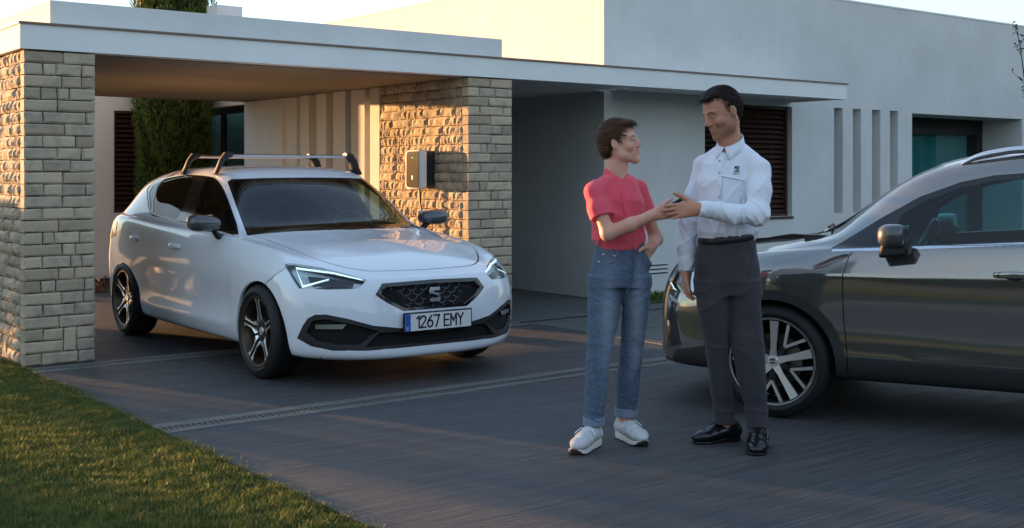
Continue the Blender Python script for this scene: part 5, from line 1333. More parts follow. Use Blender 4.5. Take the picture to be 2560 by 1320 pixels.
def shoe(pr, heel, toe, Wd, Hh, m_up, m_sole, kind, name='shoe'):
    """heel, toe on the ground (x, y)"""
    hx = np.array([*heel, 0.]); tx = np.array([*toe, 0.]); d = nrmv(tx - hx); L = np.linalg.norm(tx - hx); s = np.cross([0, 0, 1.], d); U = np.array([0, 0, 1.])
    T = lambda a, b, c: hx + d * a * L + s * b + U * c
    S = Sdf(.025); w = Wd / 2
    sp = kind == 'sneaker'; z0 = .034 if sp else .022
    S.chain([T(.10, 0, z0 + .028), T(.30, 0, z0 + .035), T(.55, 0, z0 + .024), T(.78, .004, z0 + .016), T(.91, .002, z0 + .009)], [w * .82, w * .84, w * .90, w * .93, w * .62], flat=(U, .62))
    S.chain([T(.12, 0, z0 + .03), T(.16, 0, Hh)], [w * .80, w * .72], .03); S.chain([T(.16, 0, Hh - .01), T(.36, 0, Hh - .02), T(.56, 0, z0 + .035)], [w * .66, w * .62, w * .60], .03)
    S.fn(lambda P: (z0 - .012) - P[:, 2], op='&'); S.fn(lambda P: P[:, 2] - (Hh + .022), op='&')
    if sp: S.fn(lambda P: .0022 * np.sin((P - hx) @ d * 150) * (P[:, 2] > .05), op='d')
    o = pr.add(name, S, .0035, m_up)
    S = Sdf(.012)
    def sole(P):
        q = P - hx; a = q @ d / L; b = np.abs(q @ s); wd = np.interp(a, [0, .08, .25, .5, .72, .88, .97, 1.0], [.55, .80, .86, .84, 1.02, .92, .6, .30]) * w
        thick = np.interp(a, [0, .3, .6, .85, 1], [.040, .034, .026, .024, .034] if sp else [.030, .026, .016, .014, .016]); lift = np.interp(a, [0, .04, .75, 1], [.006, 0, 0, .014 if sp else .006])
        if not sp: lift = lift + np.where((a > .30) & (a < .42), .010, 0)
        return np.maximum.reduce([b - wd, (a - 1.0) * L, -a * L, lift - P[:, 2], P[:, 2] - thick])
    S.fn(sole); S.grow(hx, .08); S.grow(tx, .08); S.lo[2] = -.005; S.hi[2] = .06
    so = pr.add('sole', S, .0035, m_sole, parent=o)
    if sp:
        S = Sdf(.01); S.fn(lambda P: np.maximum(sole(P) - .0015, P[:, 2] - np.interp((P - hx) @ d / L, [0, .8, .9, .97, 1.0], [.007, .007, .010, .030, .034]))); S.grow(hx, .08); S.grow(tx, .08); S.lo[2] = -.005; S.hi[2] = .05; pr.add('outsole', S, .0035, M['sole_b'], parent=o)
    lb = MB(); lm = M['lace'] if sp else m_up
    for i in range(5):
        a = .40 + .075 * i; zt = np.interp(a, [.36, .56, .72], [Hh + .012, z0 + .062, z0 + .045]); lb.tube([tuple(T(a, -w * .48, zt - .012)), tuple(T(a + .02, -w * .2, zt)), tuple(T(a + .03, w * .2, zt)), tuple(T(a + .01, w * .48, zt - .012))], .0035, 6)
    for sg in (-1, 1): lb.tube([tuple(T(.40, 0, Hh + .004)), tuple(T(.44, sg * .03, Hh + .012)), tuple(T(.52, sg * .055, Hh - .01)), tuple(T(.54, sg * .050, Hh - .045)), tuple(T(.47, sg * .038, Hh - .03)), tuple(T(.41, sg * .01, Hh + .002))], .0028, 6)
    lb.build('laces', lm, o, smooth=True)
    return o
# ---------------------------------------------------------------- the woman
wo = Person('woman with short brown hair in coral polo shirt and cuffed blue jeans, hand in pocket', 1540, 6.0)
p = wo.p
fw = nrmv([.80, -.60, 0]); wyaw = math.atan2(fw[0], -fw[1])       # direction of the shoulder line
lat = np.array([-fw[1], fw[0], 0])                                  # towards her left
HC = p(1547, 357, 0.0); FH = frame([.95, -.30, .10], [-.10, 0, 1.0]); SC = .985
RS = p(1483, 480, -.10); LSh = p(1596, 472, .10)                    # shoulders
RE = p(1520, 583, -.17); RW = p(1634, 537, -.20)
LE = p(1640, 598, .12); LW = p(1628, 618, .0)
S = Sdf(.03)
T = head(S, HC, FH, SC)
S.chain([HC + FH[0] * -.028 * SC + FH[2] * -.045, p(1541, 418, .0), p(1540, 445, .0)], [.053, .049, .056], .03)
S.stack([(z, x, y, a * .93, b * .93) for z, x, y, a, b in wo.rows([(1502, 1590, 470, 0, .06), (1488, 1603, 510, 0, .09), (1492, 1606, 560, 0, .09), (1497, 1604, 600, 0, .085), (1486, 1616, 660, 0, .10), (1480, 1620, 700, 0, .105)], .8)], 0, .04)
S.chain([RS, RE], [.033, .036], .03); S.chain([RE, (RE + RW) / 2 + [0, 0, -.002], RW], [.037, .033, .0235], .02)
S.chain([LSh, LE], [.031, .033], .03); S.chain([LE, LW], [.035, .026], .02)
hand(S, RW, p(1700, 524, -.19) - RW, np.array([0., -.1, 1.]), [(.15, .25, .2)] * 4, .92, thumb_dir=nrmv([.78, .0, .55]), tb=(.1, .0))
hand(S, LW, p(1604, 652, -.03) - LW, np.array([-.7, -.6, .3]), [(.2, .3, .2)] * 4, .92)
lfoot, rfoot = wo.p(1483, 1083, -.02), wo.p(1562, 1062, .13)
S.chain([p(1512, 700, 0), p(1500, 870, -.02), lfoot + [0, 0, .03], lfoot + [0, 0, -.02]], [.06, .040, .027, .026], .02)
S.chain([p(1588, 700, 0), p(1580, 870, .06), rfoot + [0, 0, .03], rfoot + [0, 0, -.02]], [.055, .040, .027, .026], .02)
bd = wo.add('body', S, .0038, M['skin_w']); body_masks(bd, T, FH, HC, SC, False)
eyes(wo, T, SC, bd, FH)
S = Sdf(.01); S.ell(T(.0845, 0, -.0560), np.array((.010, .019, .0055)) * SC, FH); wo.add('teeth', S, .0025, M['teeth'])
S = Sdf(.02); hair(S, HC, FH, SC, False); hr = wo.add('hair', S, .0032, M['hair_w'], 1); strands_on(hr, wo, HC, FH, SC, False)
# polo shirt
S = Sdf(.03)
S.stack(wo.rows([(1500, 1588, 446, 0, .07), (1492, 1598, 462, 0, .08), (1478, 1612, 500, 0, .115), (1478, 1613, 540, 0, .118), (1478, 1612, 575, 0, .115), (1475, 1613, 598, 0, .118), (1490, 1609, 613, 0, .105), (1494, 1606, 622, 0, .10)], .8), 0, .03)
S.cone(RS + [0, 0, .0], p(1526, 446, 0), .042, .034, .03); S.cone(LSh, p(1556, 446, 0), .041, .034, .03)
hemR = RS + (RE - RS) * .62; nR = nrmv(RE - RS); nL = nrmv(LE - LSh); A = Sdf(.03); A.chain([RS + [.006, 0, .002], RS * .6 + RE * .4 + [-.004, 0, 0], hemR], [.043, .052, .060], .025)
hemL = LSh + (LE - LSh) * .58; A.fn(lambda P: (P - hemR) @ nR, op='&'); S_ = S; join(S, A, .035); S = Sdf(.03); S.chain([LSh, LSh * .5 + LE * .5, hemL], [.045, .047, .050], .025)
S.fn(lambda P: (P - hemL) @ nL, op='&'); join(S_, S, .03); S = S_
S.cone(HC + [0, 0, -.02], p(1541, 448, -.005), .055, .054, .006, '-'); S.cone(p(1545, 440, -.03), p(1560, 462, -.13), .030, .012, .008, '-')
S.fn(lambda P: .0030 * vnoise(P * [1.4, 1.4, .6], 20, 3) + .007 * crease(P[:, 0] * 38 + vnoise(P, 7, 5) * 1.5) * np.interp(P[:, 2], [1.02, 1.12], [1, 0]) + .004 * crease(P @ nrmv([1, 0, .8]) * 26 + 1.6 * vnoise(P, 6, 31)), op='d')
sh = wo.add('polo_shirt', S, .0042, M['coral'])
# collar: two flaps round the neck, button placket
cb = MB()
def flap(P0, P1, P2, P3, th=.004, nm='collar'):
    pts = [Vector(q) for q in (P0, P1, P2, P3)]; n = (pts[1] - pts[0]).cross(pts[3] - pts[0]).normalized() * th
    return [tuple(q) for q in pts] + [tuple(q + n) for q in pts]
def ribbon(path, top, mb):
    """path of lower points and top points -> thin solid band"""
    n = len(path); vs = [];
    for a, b in zip(path, top): vs += [tuple(a), tuple(b)]
    c = sum((Vector(a) for a in path), Vector()) / n
    for a, b in zip(path, top):
        for q in (a, b): q = Vector(q); o = (q - c); o.z = 0; vs.append(tuple(q - o.normalized() * .004))
    m = 2 * n; fs = []
    for i in range(n - 1): fs += [(2*i, 2*i+2, 2*i+3, 2*i+1), (m+2*i, m+2*i+1, m+2*i+3, m+2*i+2), (2*i, m+2*i, m+2*i+2, 2*i+2), (2*i+1, 2*i+3, m+2*i+3, m+2*i+1)]
    fs += [(0, 1, m + 1, m), (2*n-2, m+2*n-2, m+2*n-1, 2*n-1)]; mb.add(vs, fs)
def collar(pr, cen, r, fr, lt, z_back, z_front, fall_b, fall_f, m, name='collar', point=.03, par=None):
    """open collar: runs from the front opening round the back; fr forward, lt left"""
    b = MB(); n = 22
    for sg in (1, -1):
        lo_, hi_ = [], []
        for i in range(n + 1):
            th = math.pi * i / n                      # 0 front .. pi back
            d = fr * math.cos(th) + lt * sg * math.sin(th); k = (1 - math.cos(th)) / 2; f = z_front + (z_back - z_front) * k ** .8
            hi_.append(cen + d * (r + .0) * np.array([1, 1, 0]) + np.array([0, 0, f])); fl = fall_f + (fall_b - fall_f) * k; ex = .012 + .016 * math.exp(-((th) / .5) ** 2)
            q = cen + d * (r + ex) * np.array([1, 1, 0]) + np.array([0, 0, f - fl]); q = q + (lt * sg * point * math.exp(-(th / .35) ** 2)) * 1.0; lo_.append(q)
        ribbon([Vector(q) for q in lo_], [Vector(q) for q in hi_], b)
    return b.build(name, m, par or pr.root, smooth='all')
collar(wo, p(1543, 440, 0), .061, nrmv([.75, -.66, 0]), nrmv([.66, .75, 0]), .056, -.020, .050, .046, M['coral'], point=.032, par=sh)
on = snapper(wo, sh)
pts = [on(u, v, .0012) for u, v in ((1557, 456), (1559, 475), (1561, 495), (1563, 515), (1564, 535), (1565, 555))]
pk = MB(); pk.tube(pts, .0115, 8, sq=[(1, .12)] * len(pts)); pk.build('button_placket', M['coral'], sh, smooth=True)
for v in (462, 490, 518): o = MB(); o.tube([on(1560, v, .003), on(1560, v, .005)], .004, 10); o.build('button', M['coral'], sh, smooth=True)
# jeans
S = Sdf(.03)
S.stack(wo.rows([(1492, 1608, 606, 0, .092), (1488, 1611, 622, 0, .095), (1480, 1618, 655, 0, .105), (1473, 1625, 690, 0, .115), (1471, 1627, 715, 0, .105)], .8), 0, .02)
S.stack(wo.rows([(1471, 1553, 690, .0, .095), (1469, 1556, 730, -.005, .09), (1469, 1549, 790, -.01, .082), (1467, 1534, 860, -.015, .068), (1463, 1520, 950, -.02, .060), (1460, 1511, 1030, -.02, .056), (1459, 1511, 1052, -.02, .056)], .9), 0, .02)
S.stack(wo.rows([(1548, 1627, 690, .0, .095), (1554, 1626, 740, .01, .088), (1555, 1619, 800, .03, .078), (1549, 1608, 870, .06, .064), (1542, 1600, 950, .09, .058), (1538, 1592, 1015, .125, .055), (1538, 1591, 1028, .13, .055)], .9), 0, .02)
S.cone(p(1600, 640, -.04), p(1620, 660, -.02), .028, .020, .02)
cz = p(0, 735)[2]; kn = p(0, 880)[2]
def jf(P):
    z = P[:, 2]; w1 = np.exp(-((z - cz) / .07) ** 2); w2 = np.exp(-((z - kn) / .10) ** 2); w3 = np.exp(-((z - .16) / .07) ** 2)
    return .0035 * crease(z * 70 - np.abs(P[:, 0] - .02) * 45 + 1.4 * vnoise(P, 9, 8)) * w1 + .0022 * vnoise(P * [1, 1, 1.2], 15, 2) + .0035 * crease(z * 42 + P[:, 0] * 20 + 1.5 * vnoise(P, 8, 22)) * w2 + .006 * crease(z * 48 + P[:, 0] * 25 + 1.5 * vnoise(P, 9, 9)) * w3
S.fn(jf, op='d'); S.cone(p(1559, 752, -.2), p(1566, 1040, .3), .001, .004, .006, '-')
je = wo.add('jeans', S, .0042, M['denim'])
n = len(je.data.vertices); co = np.zeros(n * 3); je.data.vertices.foreach_get('co', co); co = co.reshape(-1, 3); zz = co[:, 2]
cL = p(1512, 800, 0)[0]; cR = p(1592, 800, 0)[0]
fd = np.maximum(np.exp(-((co[:, 0] - cL - .012) / .042) ** 2), np.exp(-((co[:, 0] - cR + .0) / .034) ** 2)) * np.interp(zz, [.1, .3, .45, .7, .8, .9, 1.0], [.05, .25, .75, .95, .7, .35, .2]) * (co[:, 1] < .03)
attr_mask(je, 'fade', np.clip(fd + .12, 0, 1))
for (a0, a1, v0, v1, y) in ((1457, 1513, 1041, 1062, -.02), (1536, 1593, 1018, 1040, .13)):
    S = Sdf(.01); S.stack(wo.rows([(a0, a1, v0, y, .058), (a0, a1, v1, y, .058)], 1)); S.stack([(z, x, yy, a - .012, b - .012) for z, x, yy, a, b in wo.rows([(a0, a1, v0 + 12, y, .058), (a0, a1, v1 + 30, y, .058)], 1)], op='-', k=.003); wo.add('jeans_cuff', S, .0035, M['cuff'], parent=je)
# waistband, pockets, fly and rivets
wb = MB(); pts = []
for i in range(33):
    t = 2 * math.pi * i / 32; r0 = wo.rows([(1490, 1610, 610, 0, .095)], 1)[0]; pts.append((r0[1] + (r0[3] + .001) * math.cos(t), r0[2] + (r0[4] + .002) * math.sin(t), r0[0] - .004 * math.sin(t)))
wb.tube(pts, .013, 6, cap=False, sq=[(.35, 1.25)] * 33); wb.build('waistband', M['denim'], je, smooth=True)
st = MB()
def onj(u, v, dy=0): 
    zc = p(u, v)[2]; return p(u, v, -.100 + dy)
st.tube([onj(1493, 655), onj(1512, 659, -.006), onj(1535, 652, -.012), onj(1543, 636, -.010), onj(1546, 618, -.006)], .0022, 5); st.build('pocket_seam', M['cuff'], je, smooth=True)
fy = MB(); fy.tube([onj(1584, 618, 0), onj(1586, 660, -.012), onj(1579, 700, -.016), onj(1565, 732, -.008)], [.004, .004, .004, .003], 6); fy.build('fly_seam', M['denim'], je, smooth=True)
for (u, v) in ((1508, 636), (1536, 640), (1497, 655)): o = MB(); lathe(o, [(0, -.002), (.0045, 0), (.005, .003)], 10); o = o.build('rivet', M['alu'], je); o.location = onj(u, v, -.006)
# sneakers
g_ = lambda u, v: (lambda Dp: np.array([(u - 1280) / 2951 * Dp - (wo.u0 - 1280) / 2951 * wo.D, Dp - wo.D]))(2951 * 1.38 / (v - 434))
shoe(wo, g_(1492, 1110), g_(1434, 1140), .094, .092, M['shoe_w'], M['sole_w'], 'sneaker', 'sneaker')
shoe(wo, g_(1549, 1091), g_(1610, 1118), .094, .092, M['shoe_w'], M['sole_w'], 'sneaker', 'sneaker')
# ---------------------------------------------------------------- the man
mn = Person('tall bearded man in white shirt and dark trousers handing over a key', 1825, 6.0)
p = mn.p
HC = p(1806, 281, -.02); FH = frame([-.86, -.42, -.40], [-.40, -.10, 1.0]); SC = 1.06
LSh = p(1899, 421, -.10); RS = p(1758, 414, .11)
LE = p(1893, 535, -.20); LW = p(1752, 522, -.26)
RE = p(1722, 555, .12); RW = p(1716, 682, .06)
S = Sdf(.03)
T = head(S, HC, FH, SC, True)
S.chain([HC + FH[0] * -.022 + FH[2] * -.045, p(1822, 345, -.0), p(1826, 385, .0)], [.054, .052, .062], .03)
S.stack([(z, x, y, a * .93, b * .93) for z, x, y, a, b in mn.rows([(1752, 1905, 415, 0, .09), (1745, 1890, 470, 0, .115), (1748, 1882, 540, 0, .11), (1745, 1882, 600, 0, .105), (1742, 1890, 690, 0, .12)], .8)], 0, .04)
S.chain([LSh, LE], [.048, .042], .03); S.chain([LE, LW], [.040, .028], .02); S.chain([RS, RE], [.048, .042], .03); S.chain([RE, RW], [.040, .028], .02)
hand(S, LW + (p(1738, 522, -.26) - LW) * .6, p(1664, 530, -.25) - p(1738, 522, -.26), np.array([-.0, .15, 1.]), [(.05, .20, .15), (.12, .25, .2), (.22, .3, .2), (.32, .3, .2)], 1.04, spread=.035, thumb_dir=nrmv([-.78, .05, .62]), left=True, tb=(.28, .1))
hand(S, RW + [0, 0, .01], p(1716, 752, .03) - RW, np.array([-.55, -.9, -.2]), [(.25, .35, .25), (.30, .4, .3), (.35, .4, .3), (.4, .4, .3)], 1.04, thumb_dir=nrmv([.12, -.45, -.95]), tb=(.1, .1))
S.chain([p(1783, 690, 0), p(1792, 860, -.0), p(1812, 1045, .08), p(1814, 1072, .08)], [.055, .040, .030, .028], .02); S.chain([p(1856, 690, 0), p(1868, 860, -.03), p(1894, 1060, .0), p(1894, 1085, .0)], [.055, .040, .030, .028], .02)
bd = mn.add('body', S, .0038, M['skin_m']); body_masks(bd, T, FH, HC, SC, True); eyes(mn, T, SC, bd, FH)
S = Sdf(.01); S.ell(T(.0845, 0, -.0560), (.010, .019, .0055), FH); mn.add('teeth', S, .0025, M['teeth'])
S = Sdf(.02); hair(S, HC, FH, SC, True); hr = mn.add('hair', S, .0032, M['hair_m'], 1); strands_on(hr, mn, HC, FH, SC, True)
# shirt
S = Sdf(.03)
S.stack(mn.rows([(1785, 1862, 384, 0, .07), (1757, 1900, 408, 0, .09), (1745, 1898, 450, 0, .125), (1746, 1890, 510, 0, .13), (1743, 1890, 560, 0, .125), (1741, 1892, 578, 0, .128), (1747, 1886, 596, 0, .112), (1747, 1886, 606, 0, .108)], .8), 0, .03)
S.cone(LSh, p(1850, 374, 0), .050, .042, .03); S.cone(RS, p(1802, 380, 0), .046, .040, .03)
A = Sdf(.03); S_ = S; S = A
S.chain([LSh, (LSh + LE) / 2 + [.004, 0, 0], LE + [.006, 0, .0]], [.052, .056, .053], .03)
S.chain([LE + [-.0, 0, -.004], (LE * .55 + LW * .45) + [0, 0, -.012], LW + [.026, 0, 0]], [.053, .048, .042], .03)
S.chain([LW + [.03, 0, 0], LW + [-.012, 0, .001]], [.041, .040], .008)
S.chain([RS, (RS + RE) / 2, RE], [.048, .052, .050], .03); S.chain([RE, RE * .45 + RW * .55, RW + [0, 0, .05]], [.050, .045, .040], .03); S.chain([RW + [0, 0, .06], RW + [0, 0, .012]], [.040, .040], .008)
ln = nrmv(LW - LE); rn = nrmv(RW - RE)
S.fn(lambda P: np.where(np.linalg.norm(P - LW, axis=1) < .09, (P - LW) @ ln - .010, -1), op='&'); S.fn(lambda P: np.where(np.linalg.norm(P - RW, axis=1) < .09, (P - RW) @ rn + .004, -1), op='&'); join(S_, A, .022); S = S_
S.cone(HC, p(1826, 380, -.0), .062, .060, .006, '-'); S.cone(p(1808, 366, -.06), p(1800, 400, -.16), .024, .006, .006, '-')
def sf(P):
    z = P[:, 2]; el = np.exp(-(np.linalg.norm(P - LE, axis=1) / .10) ** 2); fa = np.exp(-((z - LE[2]) / .08) ** 2) * (P[:, 1] < -.12); wst = np.exp(-((z - 1.10) / .09) ** 2); ra = np.exp(-(np.linalg.norm((P - RE) * [1, 1, .45], axis=1) / .09) ** 2)
    return .0022 * vnoise(P * [1.3, 1.3, .8], 15, 4) + .009 * crease(P @ nrmv([.75, 0, 1]) * 46 + 1.2 * vnoise(P, 8, 6)) * el + .006 * crease(P @ nrmv([1, 0, .5]) * 40 + 1.6 * vnoise(P, 8, 7)) * fa + .009 * crease(P[:, 0] * 40 + P[:, 2] * 16 + 1.6 * vnoise(P, 7, 3)) * wst + .007 * crease(z * 42 + 1.6 * vnoise(P, 8, 13)) * ra + .006 * crease(P @ nrmv([.8, 0, -.6]) * 24 + 1.5 * vnoise(P, 5, 21)) * np.interp(z, [1.15, 1.3, 1.5], [1, 1, .4])
S.fn(sf, op='d')
sh = mn.add('shirt', S, .0042, M['shirt'])
collar(mn, p(1825, 374, 0), .066, nrmv([-.55, -.80, .0]), nrmv([.80, -.55, 0]), .088, .012, .050, .062, M['shirt'], point=.030, par=sh)
on = snapper(mn, sh)
pts = [on(u, v, .0015) for u, v in ((1803, 396), (1800, 420), (1798, 450), (1797, 480), (1796, 497))]
pk = MB(); pk.tube(pts, .015, 8, sq=[(1, .12)] * len(pts)); pk.build('button_placket', M['shirt'], sh, smooth=True)
for v in (402, 432, 462, 491): o = MB(); o.tube([on(1799, v, .004), on(1799, v, .006)], .0045, 10); o.build('button', M['eye_w'], sh, smooth=True)
# breast pocket with a small woven mark above
def chest(u, v): return p(u, v, -.128 - .004)
on = snapper(mn, sh)
pc = MB(); pc.tube([on(1803, 440), on(1820, 443), on(1840, 447), on(1861, 452)], .0075, 6, sq=[(1, .3)] * 4).build('pocket_hem', M['shirt'], sh, smooth=True)
MB().tube([on(1803, 443, .001), on(1805, 480, .001), on(1808, 505, .001)], .0018, 5).tube([on(1861, 454, .001), on(1860, 490, .001), on(1858, 512, .001)], .0018, 5).build('pocket_seam', M['shirt'], sh)
lg = MB()
def lf(u0_, v0_, s): return lambda pp, d: tuple(on(u0_ + pp[0] * s, v0_ - pp[1] * s, .0035 + .001 * d))
f1 = lf(1842, 422, 1.0)
for poly in ([(-6, 3.5), (-4.5, 6.5), (6.5, 6.5), (6.5, 3.2), (-2, 3.2), (6, -1), (1, 1.2), (-6, 1.4)], [(-6, -.8), (-2, .2), (6.5, -3.4), (6.5, -1), (2, 1.4)], [(6.5, -4.6), (4.8, -7), (-6, -7), (-6, -4), (2.5, -4)]): lg.prism(poly, 0, 1, f1)
x = -9
for ch in 'SEAT':
    for pl in GLY[ch]:
        for q0, q1 in zip(pl[:-1], pl[1:]):
            q0 = (x + q0[0] * .8, -13 + q0[1] * .5); q1 = (x + q1[0] * .8, -13 + q1[1] * .5); dx, dy = q1[0] - q0[0], q1[1] - q0[1]; l = math.hypot(dx, dy); nx, ny = -dy / l * .38, dx / l * .38
            lg.prism([(q0[0] + nx, q0[1] + ny), (q0[0] - nx, q0[1] - ny), (q1[0] - nx, q1[1] - ny), (q1[0] + nx, q1[1] + ny)], 0, 1, f1)
    x += 4.6
lg.build('chest_logo', M['plate_k'], sh)
# trousers
S = Sdf(.03)
S.stack(mn.rows([(1746, 1887, 594, 0, .112), (1743, 1890, 620, 0, .115), (1737, 1898, 660, 0, .125), (1736, 1901, 700, 0, .128), (1740, 1901, 735, 0, .11)], .8), 0, .02)
S.stack(mn.rows([(1737, 1822, 700, 0, .11), (1741, 1822, 760, -.01, .10), (1752, 1820, 820, -.005, .085), (1764, 1822, 880, .0, .072), (1772, 1826, 940, .03, .066), (1781, 1834, 1010, .07, .062), (1785, 1840, 1058, .08, .062)], .9), 0, .02)
S.stack(mn.rows([(1812, 1901, 700, 0, .11), (1814, 1903, 760, -.01, .102), (1820, 1907, 820, -.02, .088), (1829, 1911, 880, -.03, .078), (1842, 1914, 940, -.02, .070), (1860, 1919, 1010, -.0, .064), (1866, 1922, 1076, .0, .064)], .9), 0, .02)
kz = p(0, 870)[2]; c2 = p(0, 745)[2]
S.fn(lambda P: .003 * vnoise(P * [1.2, 1.2, .8], 12, 11) + .005 * crease(P @ nrmv([.7, 0, 1]) * 34 + 1.5 * vnoise(P, 7, 12)) * np.exp(-((P[:, 2] - kz) / .07) ** 2) + .006 * crease(P @ nrmv([-.5, 0, 1]) * 36 + 1.5 * vnoise(P, 7, 15)) * np.exp(-((P[:, 2] - c2) / .08) ** 2) + .0045 * crease(P[:, 2] * 38 + 1.5 * vnoise(P, 7, 16)) * np.exp(-((P[:, 2] - .19) / .07) ** 2), op='d')
S.cone(p(1818, 790, -.3), p(1823, 880, .3), .001, .006, .006, '-')
tr = mn.add('trousers', S, .0042, M['trouser'])
r0 = mn.rows([(1745, 1888, 596, 0, .117)], 1)[0]; pts = [(r0[1] + (r0[3] - .002) * math.cos(2 * math.pi * i / 40), r0[2] + (r0[4] - .001) * math.sin(2 * math.pi * i / 40), r0[0] + .018 * math.cos(2 * math.pi * i / 40)) for i in range(41)]
MB().tube(pts, .017, 8, cap=False, sq=[(.35, 1.15)] * 41).build('belt', M['belt'], tr, smooth=True)
on = snapper(mn, tr)
MB().tube([on(1884, 622), on(1878, 650), on(1872, 690)], .002, 5).build('pocket_seam', M['trouser'], tr)
g_ = lambda u, v: (lambda Dp: np.array([(u - 1280) / 2951 * Dp - (mn.u0 - 1280) / 2951 * mn.D, Dp - mn.D]))(2951 * 1.38 / (v - 434))
shoe(mn, g_(1846, 1099), g_(1732, 1109), .098, .085, M['leather'], M['leather'], 'derby', 'leather_shoe')
shoe(mn, g_(1901, 1110), g_(1889, 1141), .104, .085, M['leather'], M['leather'], 'derby', 'leather_shoe')
# the key passed between them
kp = mn.p(1695, 503, -.228); key = empty('car_key', 'black car key fob between the two joined hands', 'car key', mn.root.matrix_basis @ Vector(kp), 0)
key.rotation_euler = (0, 0, -math.atan2(.611, .791)); kb = MB(); kb.box(-.034, .034, -.012, .006, -.0085, .0085); 
mt = Matrix.Rotation(R(-28), 4, 'Y'); kb.v = [tuple(mt @ Vector(v)) for v in kb.v]; kb.build('key_body', M['gloss_black'], key, bevel=.005, smooth=True)
k2 = MB(); k2.box(.014, .019, -.0132, -.012, -.002, .003).box(.023, .028, -.0132, -.012, -.002, .003); k2.v = [tuple(mt @ Vector(v)) for v in k2.v]; k2.build('key_button', M['chrome'], key)
# ---------------------------------------------------------------- wall charger on the sunlit stone face
def yz(u, v, x=3.89): y = y_at(u, x); return y, z_at(v, x, y)
chx = 3.89 - .17; yA, zA = yz(1015, 424, chx); yB, _ = yz(1052, 424, chx); _, zT = yz(1033, 374, chx); _, zBt = yz(1033, 474, chx)
yc = (yA + yB) / 2; hw = abs(yA - yB) / 2; zc = (zT + zBt) / 2; hz = (zT - zBt) / 2
ch = empty('wall_charger', 'white electric car wall charger with dark front panel on the sunlit stone pillar', 'wall charger', (3.88, yc, zc))
def rrect(w, h, r, n=6): return [(sx * (w - r) + r * math.cos(a), sz * (h - r) + r * math.sin(a)) for sx, sz, a0 in ((1, 1, 0), (-1, 1, 90), (-1, -1, 180), (1, -1, 270)) for a in [R(a0 + 90 * i / n) for i in range(n + 1)]]
f = lambda x: (lambda q, d: (x[0] if d == 0 else x[1], q[0], q[1]))
b = MB()
def loft(mb, secs):
    n = len(secs[0][1]); vs = [(x, q[0], q[1]) for x, s in secs for q in s]; fs = [(i * n + k, i * n + (k + 1) % n, (i + 1) * n + (k + 1) % n, (i + 1) * n + k) for i in range(len(secs) - 1) for k in range(n)] + [tuple(range(n)), tuple(range((len(secs) - 1) * n, len(secs) * n))]
    mb.add(vs, fs)
M['charger_white'] = mat('charger_white_plastic', (.70, .69, .67), .35, spec=.5); M['charger_panel'] = mat('charger_panel', (.045, .040, .030), .12, coat=.6)
loft(b, [(-.10, rrect(hw * 1.06, hz * 1.0, .04)), (-.13, rrect(hw * 1.05, hz * 1.0, .04)), (-.158, rrect(hw * 1.0, hz * .98, .04)), (-.168, rrect(hw * .93, hz * .95, .04))]); b.build('housing', M['charger_white'], ch, smooth=True, ang=50)
b = MB(); loft(b, [(-.169, rrect(hw * .86, hz * .90, .035)), (-.1725, rrect(hw * .84, hz * .885, .035))]); b.build('front_panel', M['charger_panel'], ch, smooth=True, ang=30)
b = MB(); loft(b, [(.0, rrect(hw * .96, hz * .94, .04)), (-.099, rrect(hw * .96, hz * .94, .04))]); b.build('mounting_body', M['trim'], ch, smooth=True, ang=50)
M['led'] = mat('green_led', (.1, .8, .3), emit=(.1, 1, .4), estr=.4)
MB().box(-.1735, -.1724, -.006, .006, hz * .58, hz * .60).build('status_light', M['led'], ch)
gb = MB()
for poly in ([(-.012, .012), (-.010, .017), (.012, .017), (.012, .012), (-.004, .012), (.008, .004), (-.012, .008)], [(.012, .001), (-.004, .007), (-.012, .004), (.010, -.005)], [(.012, -.008), (.010, -.015), (-.012, -.015), (-.012, -.010), (.004, -.010)]): gb.prism([(-q[0], q[1] - hz * .40) for q in poly], -.1724, -.1736, lambda q, d: (d, q[0], q[1]))
gb.build('charger_logo', M['plate_w'], ch)
kb = MB(); kb.tube([(-.09, .0, -hz), (-.088, -.005, -hz - .10), (-.08, -.03, -hz - .22), (-.07, -.05, -hz - .34), (-.06, -.10, -hz - .46), (-.05, -.18, -hz - .50)], .010, 8); kb.build('cable', M['trim'], ch, smooth=True)
# small camera on the porch wall
sx, sy = 6.30, y_at(1293, 6.30); cm = empty('wall_sensor', 'small round sensor high on the dark porch wall', 'sensor', (sx, sy, z_at(258, sx, sy)))
MB().box(-.05, -.001, -.03, .03, -.02, .02).build('sensor_body', M['grey_wall'], cm, bevel=.008)
# ---------------------------------------------------------------- garden
def m_leaf(name, a, b_, c_=None, tr=.25):
    m = mat(name, a, .55, spec=.35); t = NT(m); w = t.coord(space='World')
    n = t.noise(w, 6, 3, .6); n2 = t.noise(w, 45, 2, .5)
    c0 = t.mix(t.ramp(n, [(.35, (0, 0, 0)), (.68, (1, 1, 1))]), a, b_); c0 = t.mix(t.ramp(n2, [(.45, (0, 0, 0)), (.7, (.8,) * 3)]), c0, c_ or b_); t.col(c0)
    # leaves let some light through
    tl = t.n.new('ShaderNodeBsdfTranslucent'); t.l.new(c0, tl.inputs[0]); mx = t.n.new('ShaderNodeMixShader'); mx.inputs[0].default_value = tr
    o = [x for x in t.n if x.type == 'OUTPUT_MATERIAL'][0]; t.l.new(t.p.outputs[0], mx.inputs[1]); t.l.new(tl.outputs[0], mx.inputs[2]); t.l.new(mx.outputs[0], o.inputs[0])
    return m
M['cyp'] = m_leaf('cypress_foliage', (.045, .078, .014), (.11, .16, .022), (.17, .20, .04))
M['leaf'] = m_leaf('shrub_leaves', (.02, .045, .012), (.05, .09, .02))
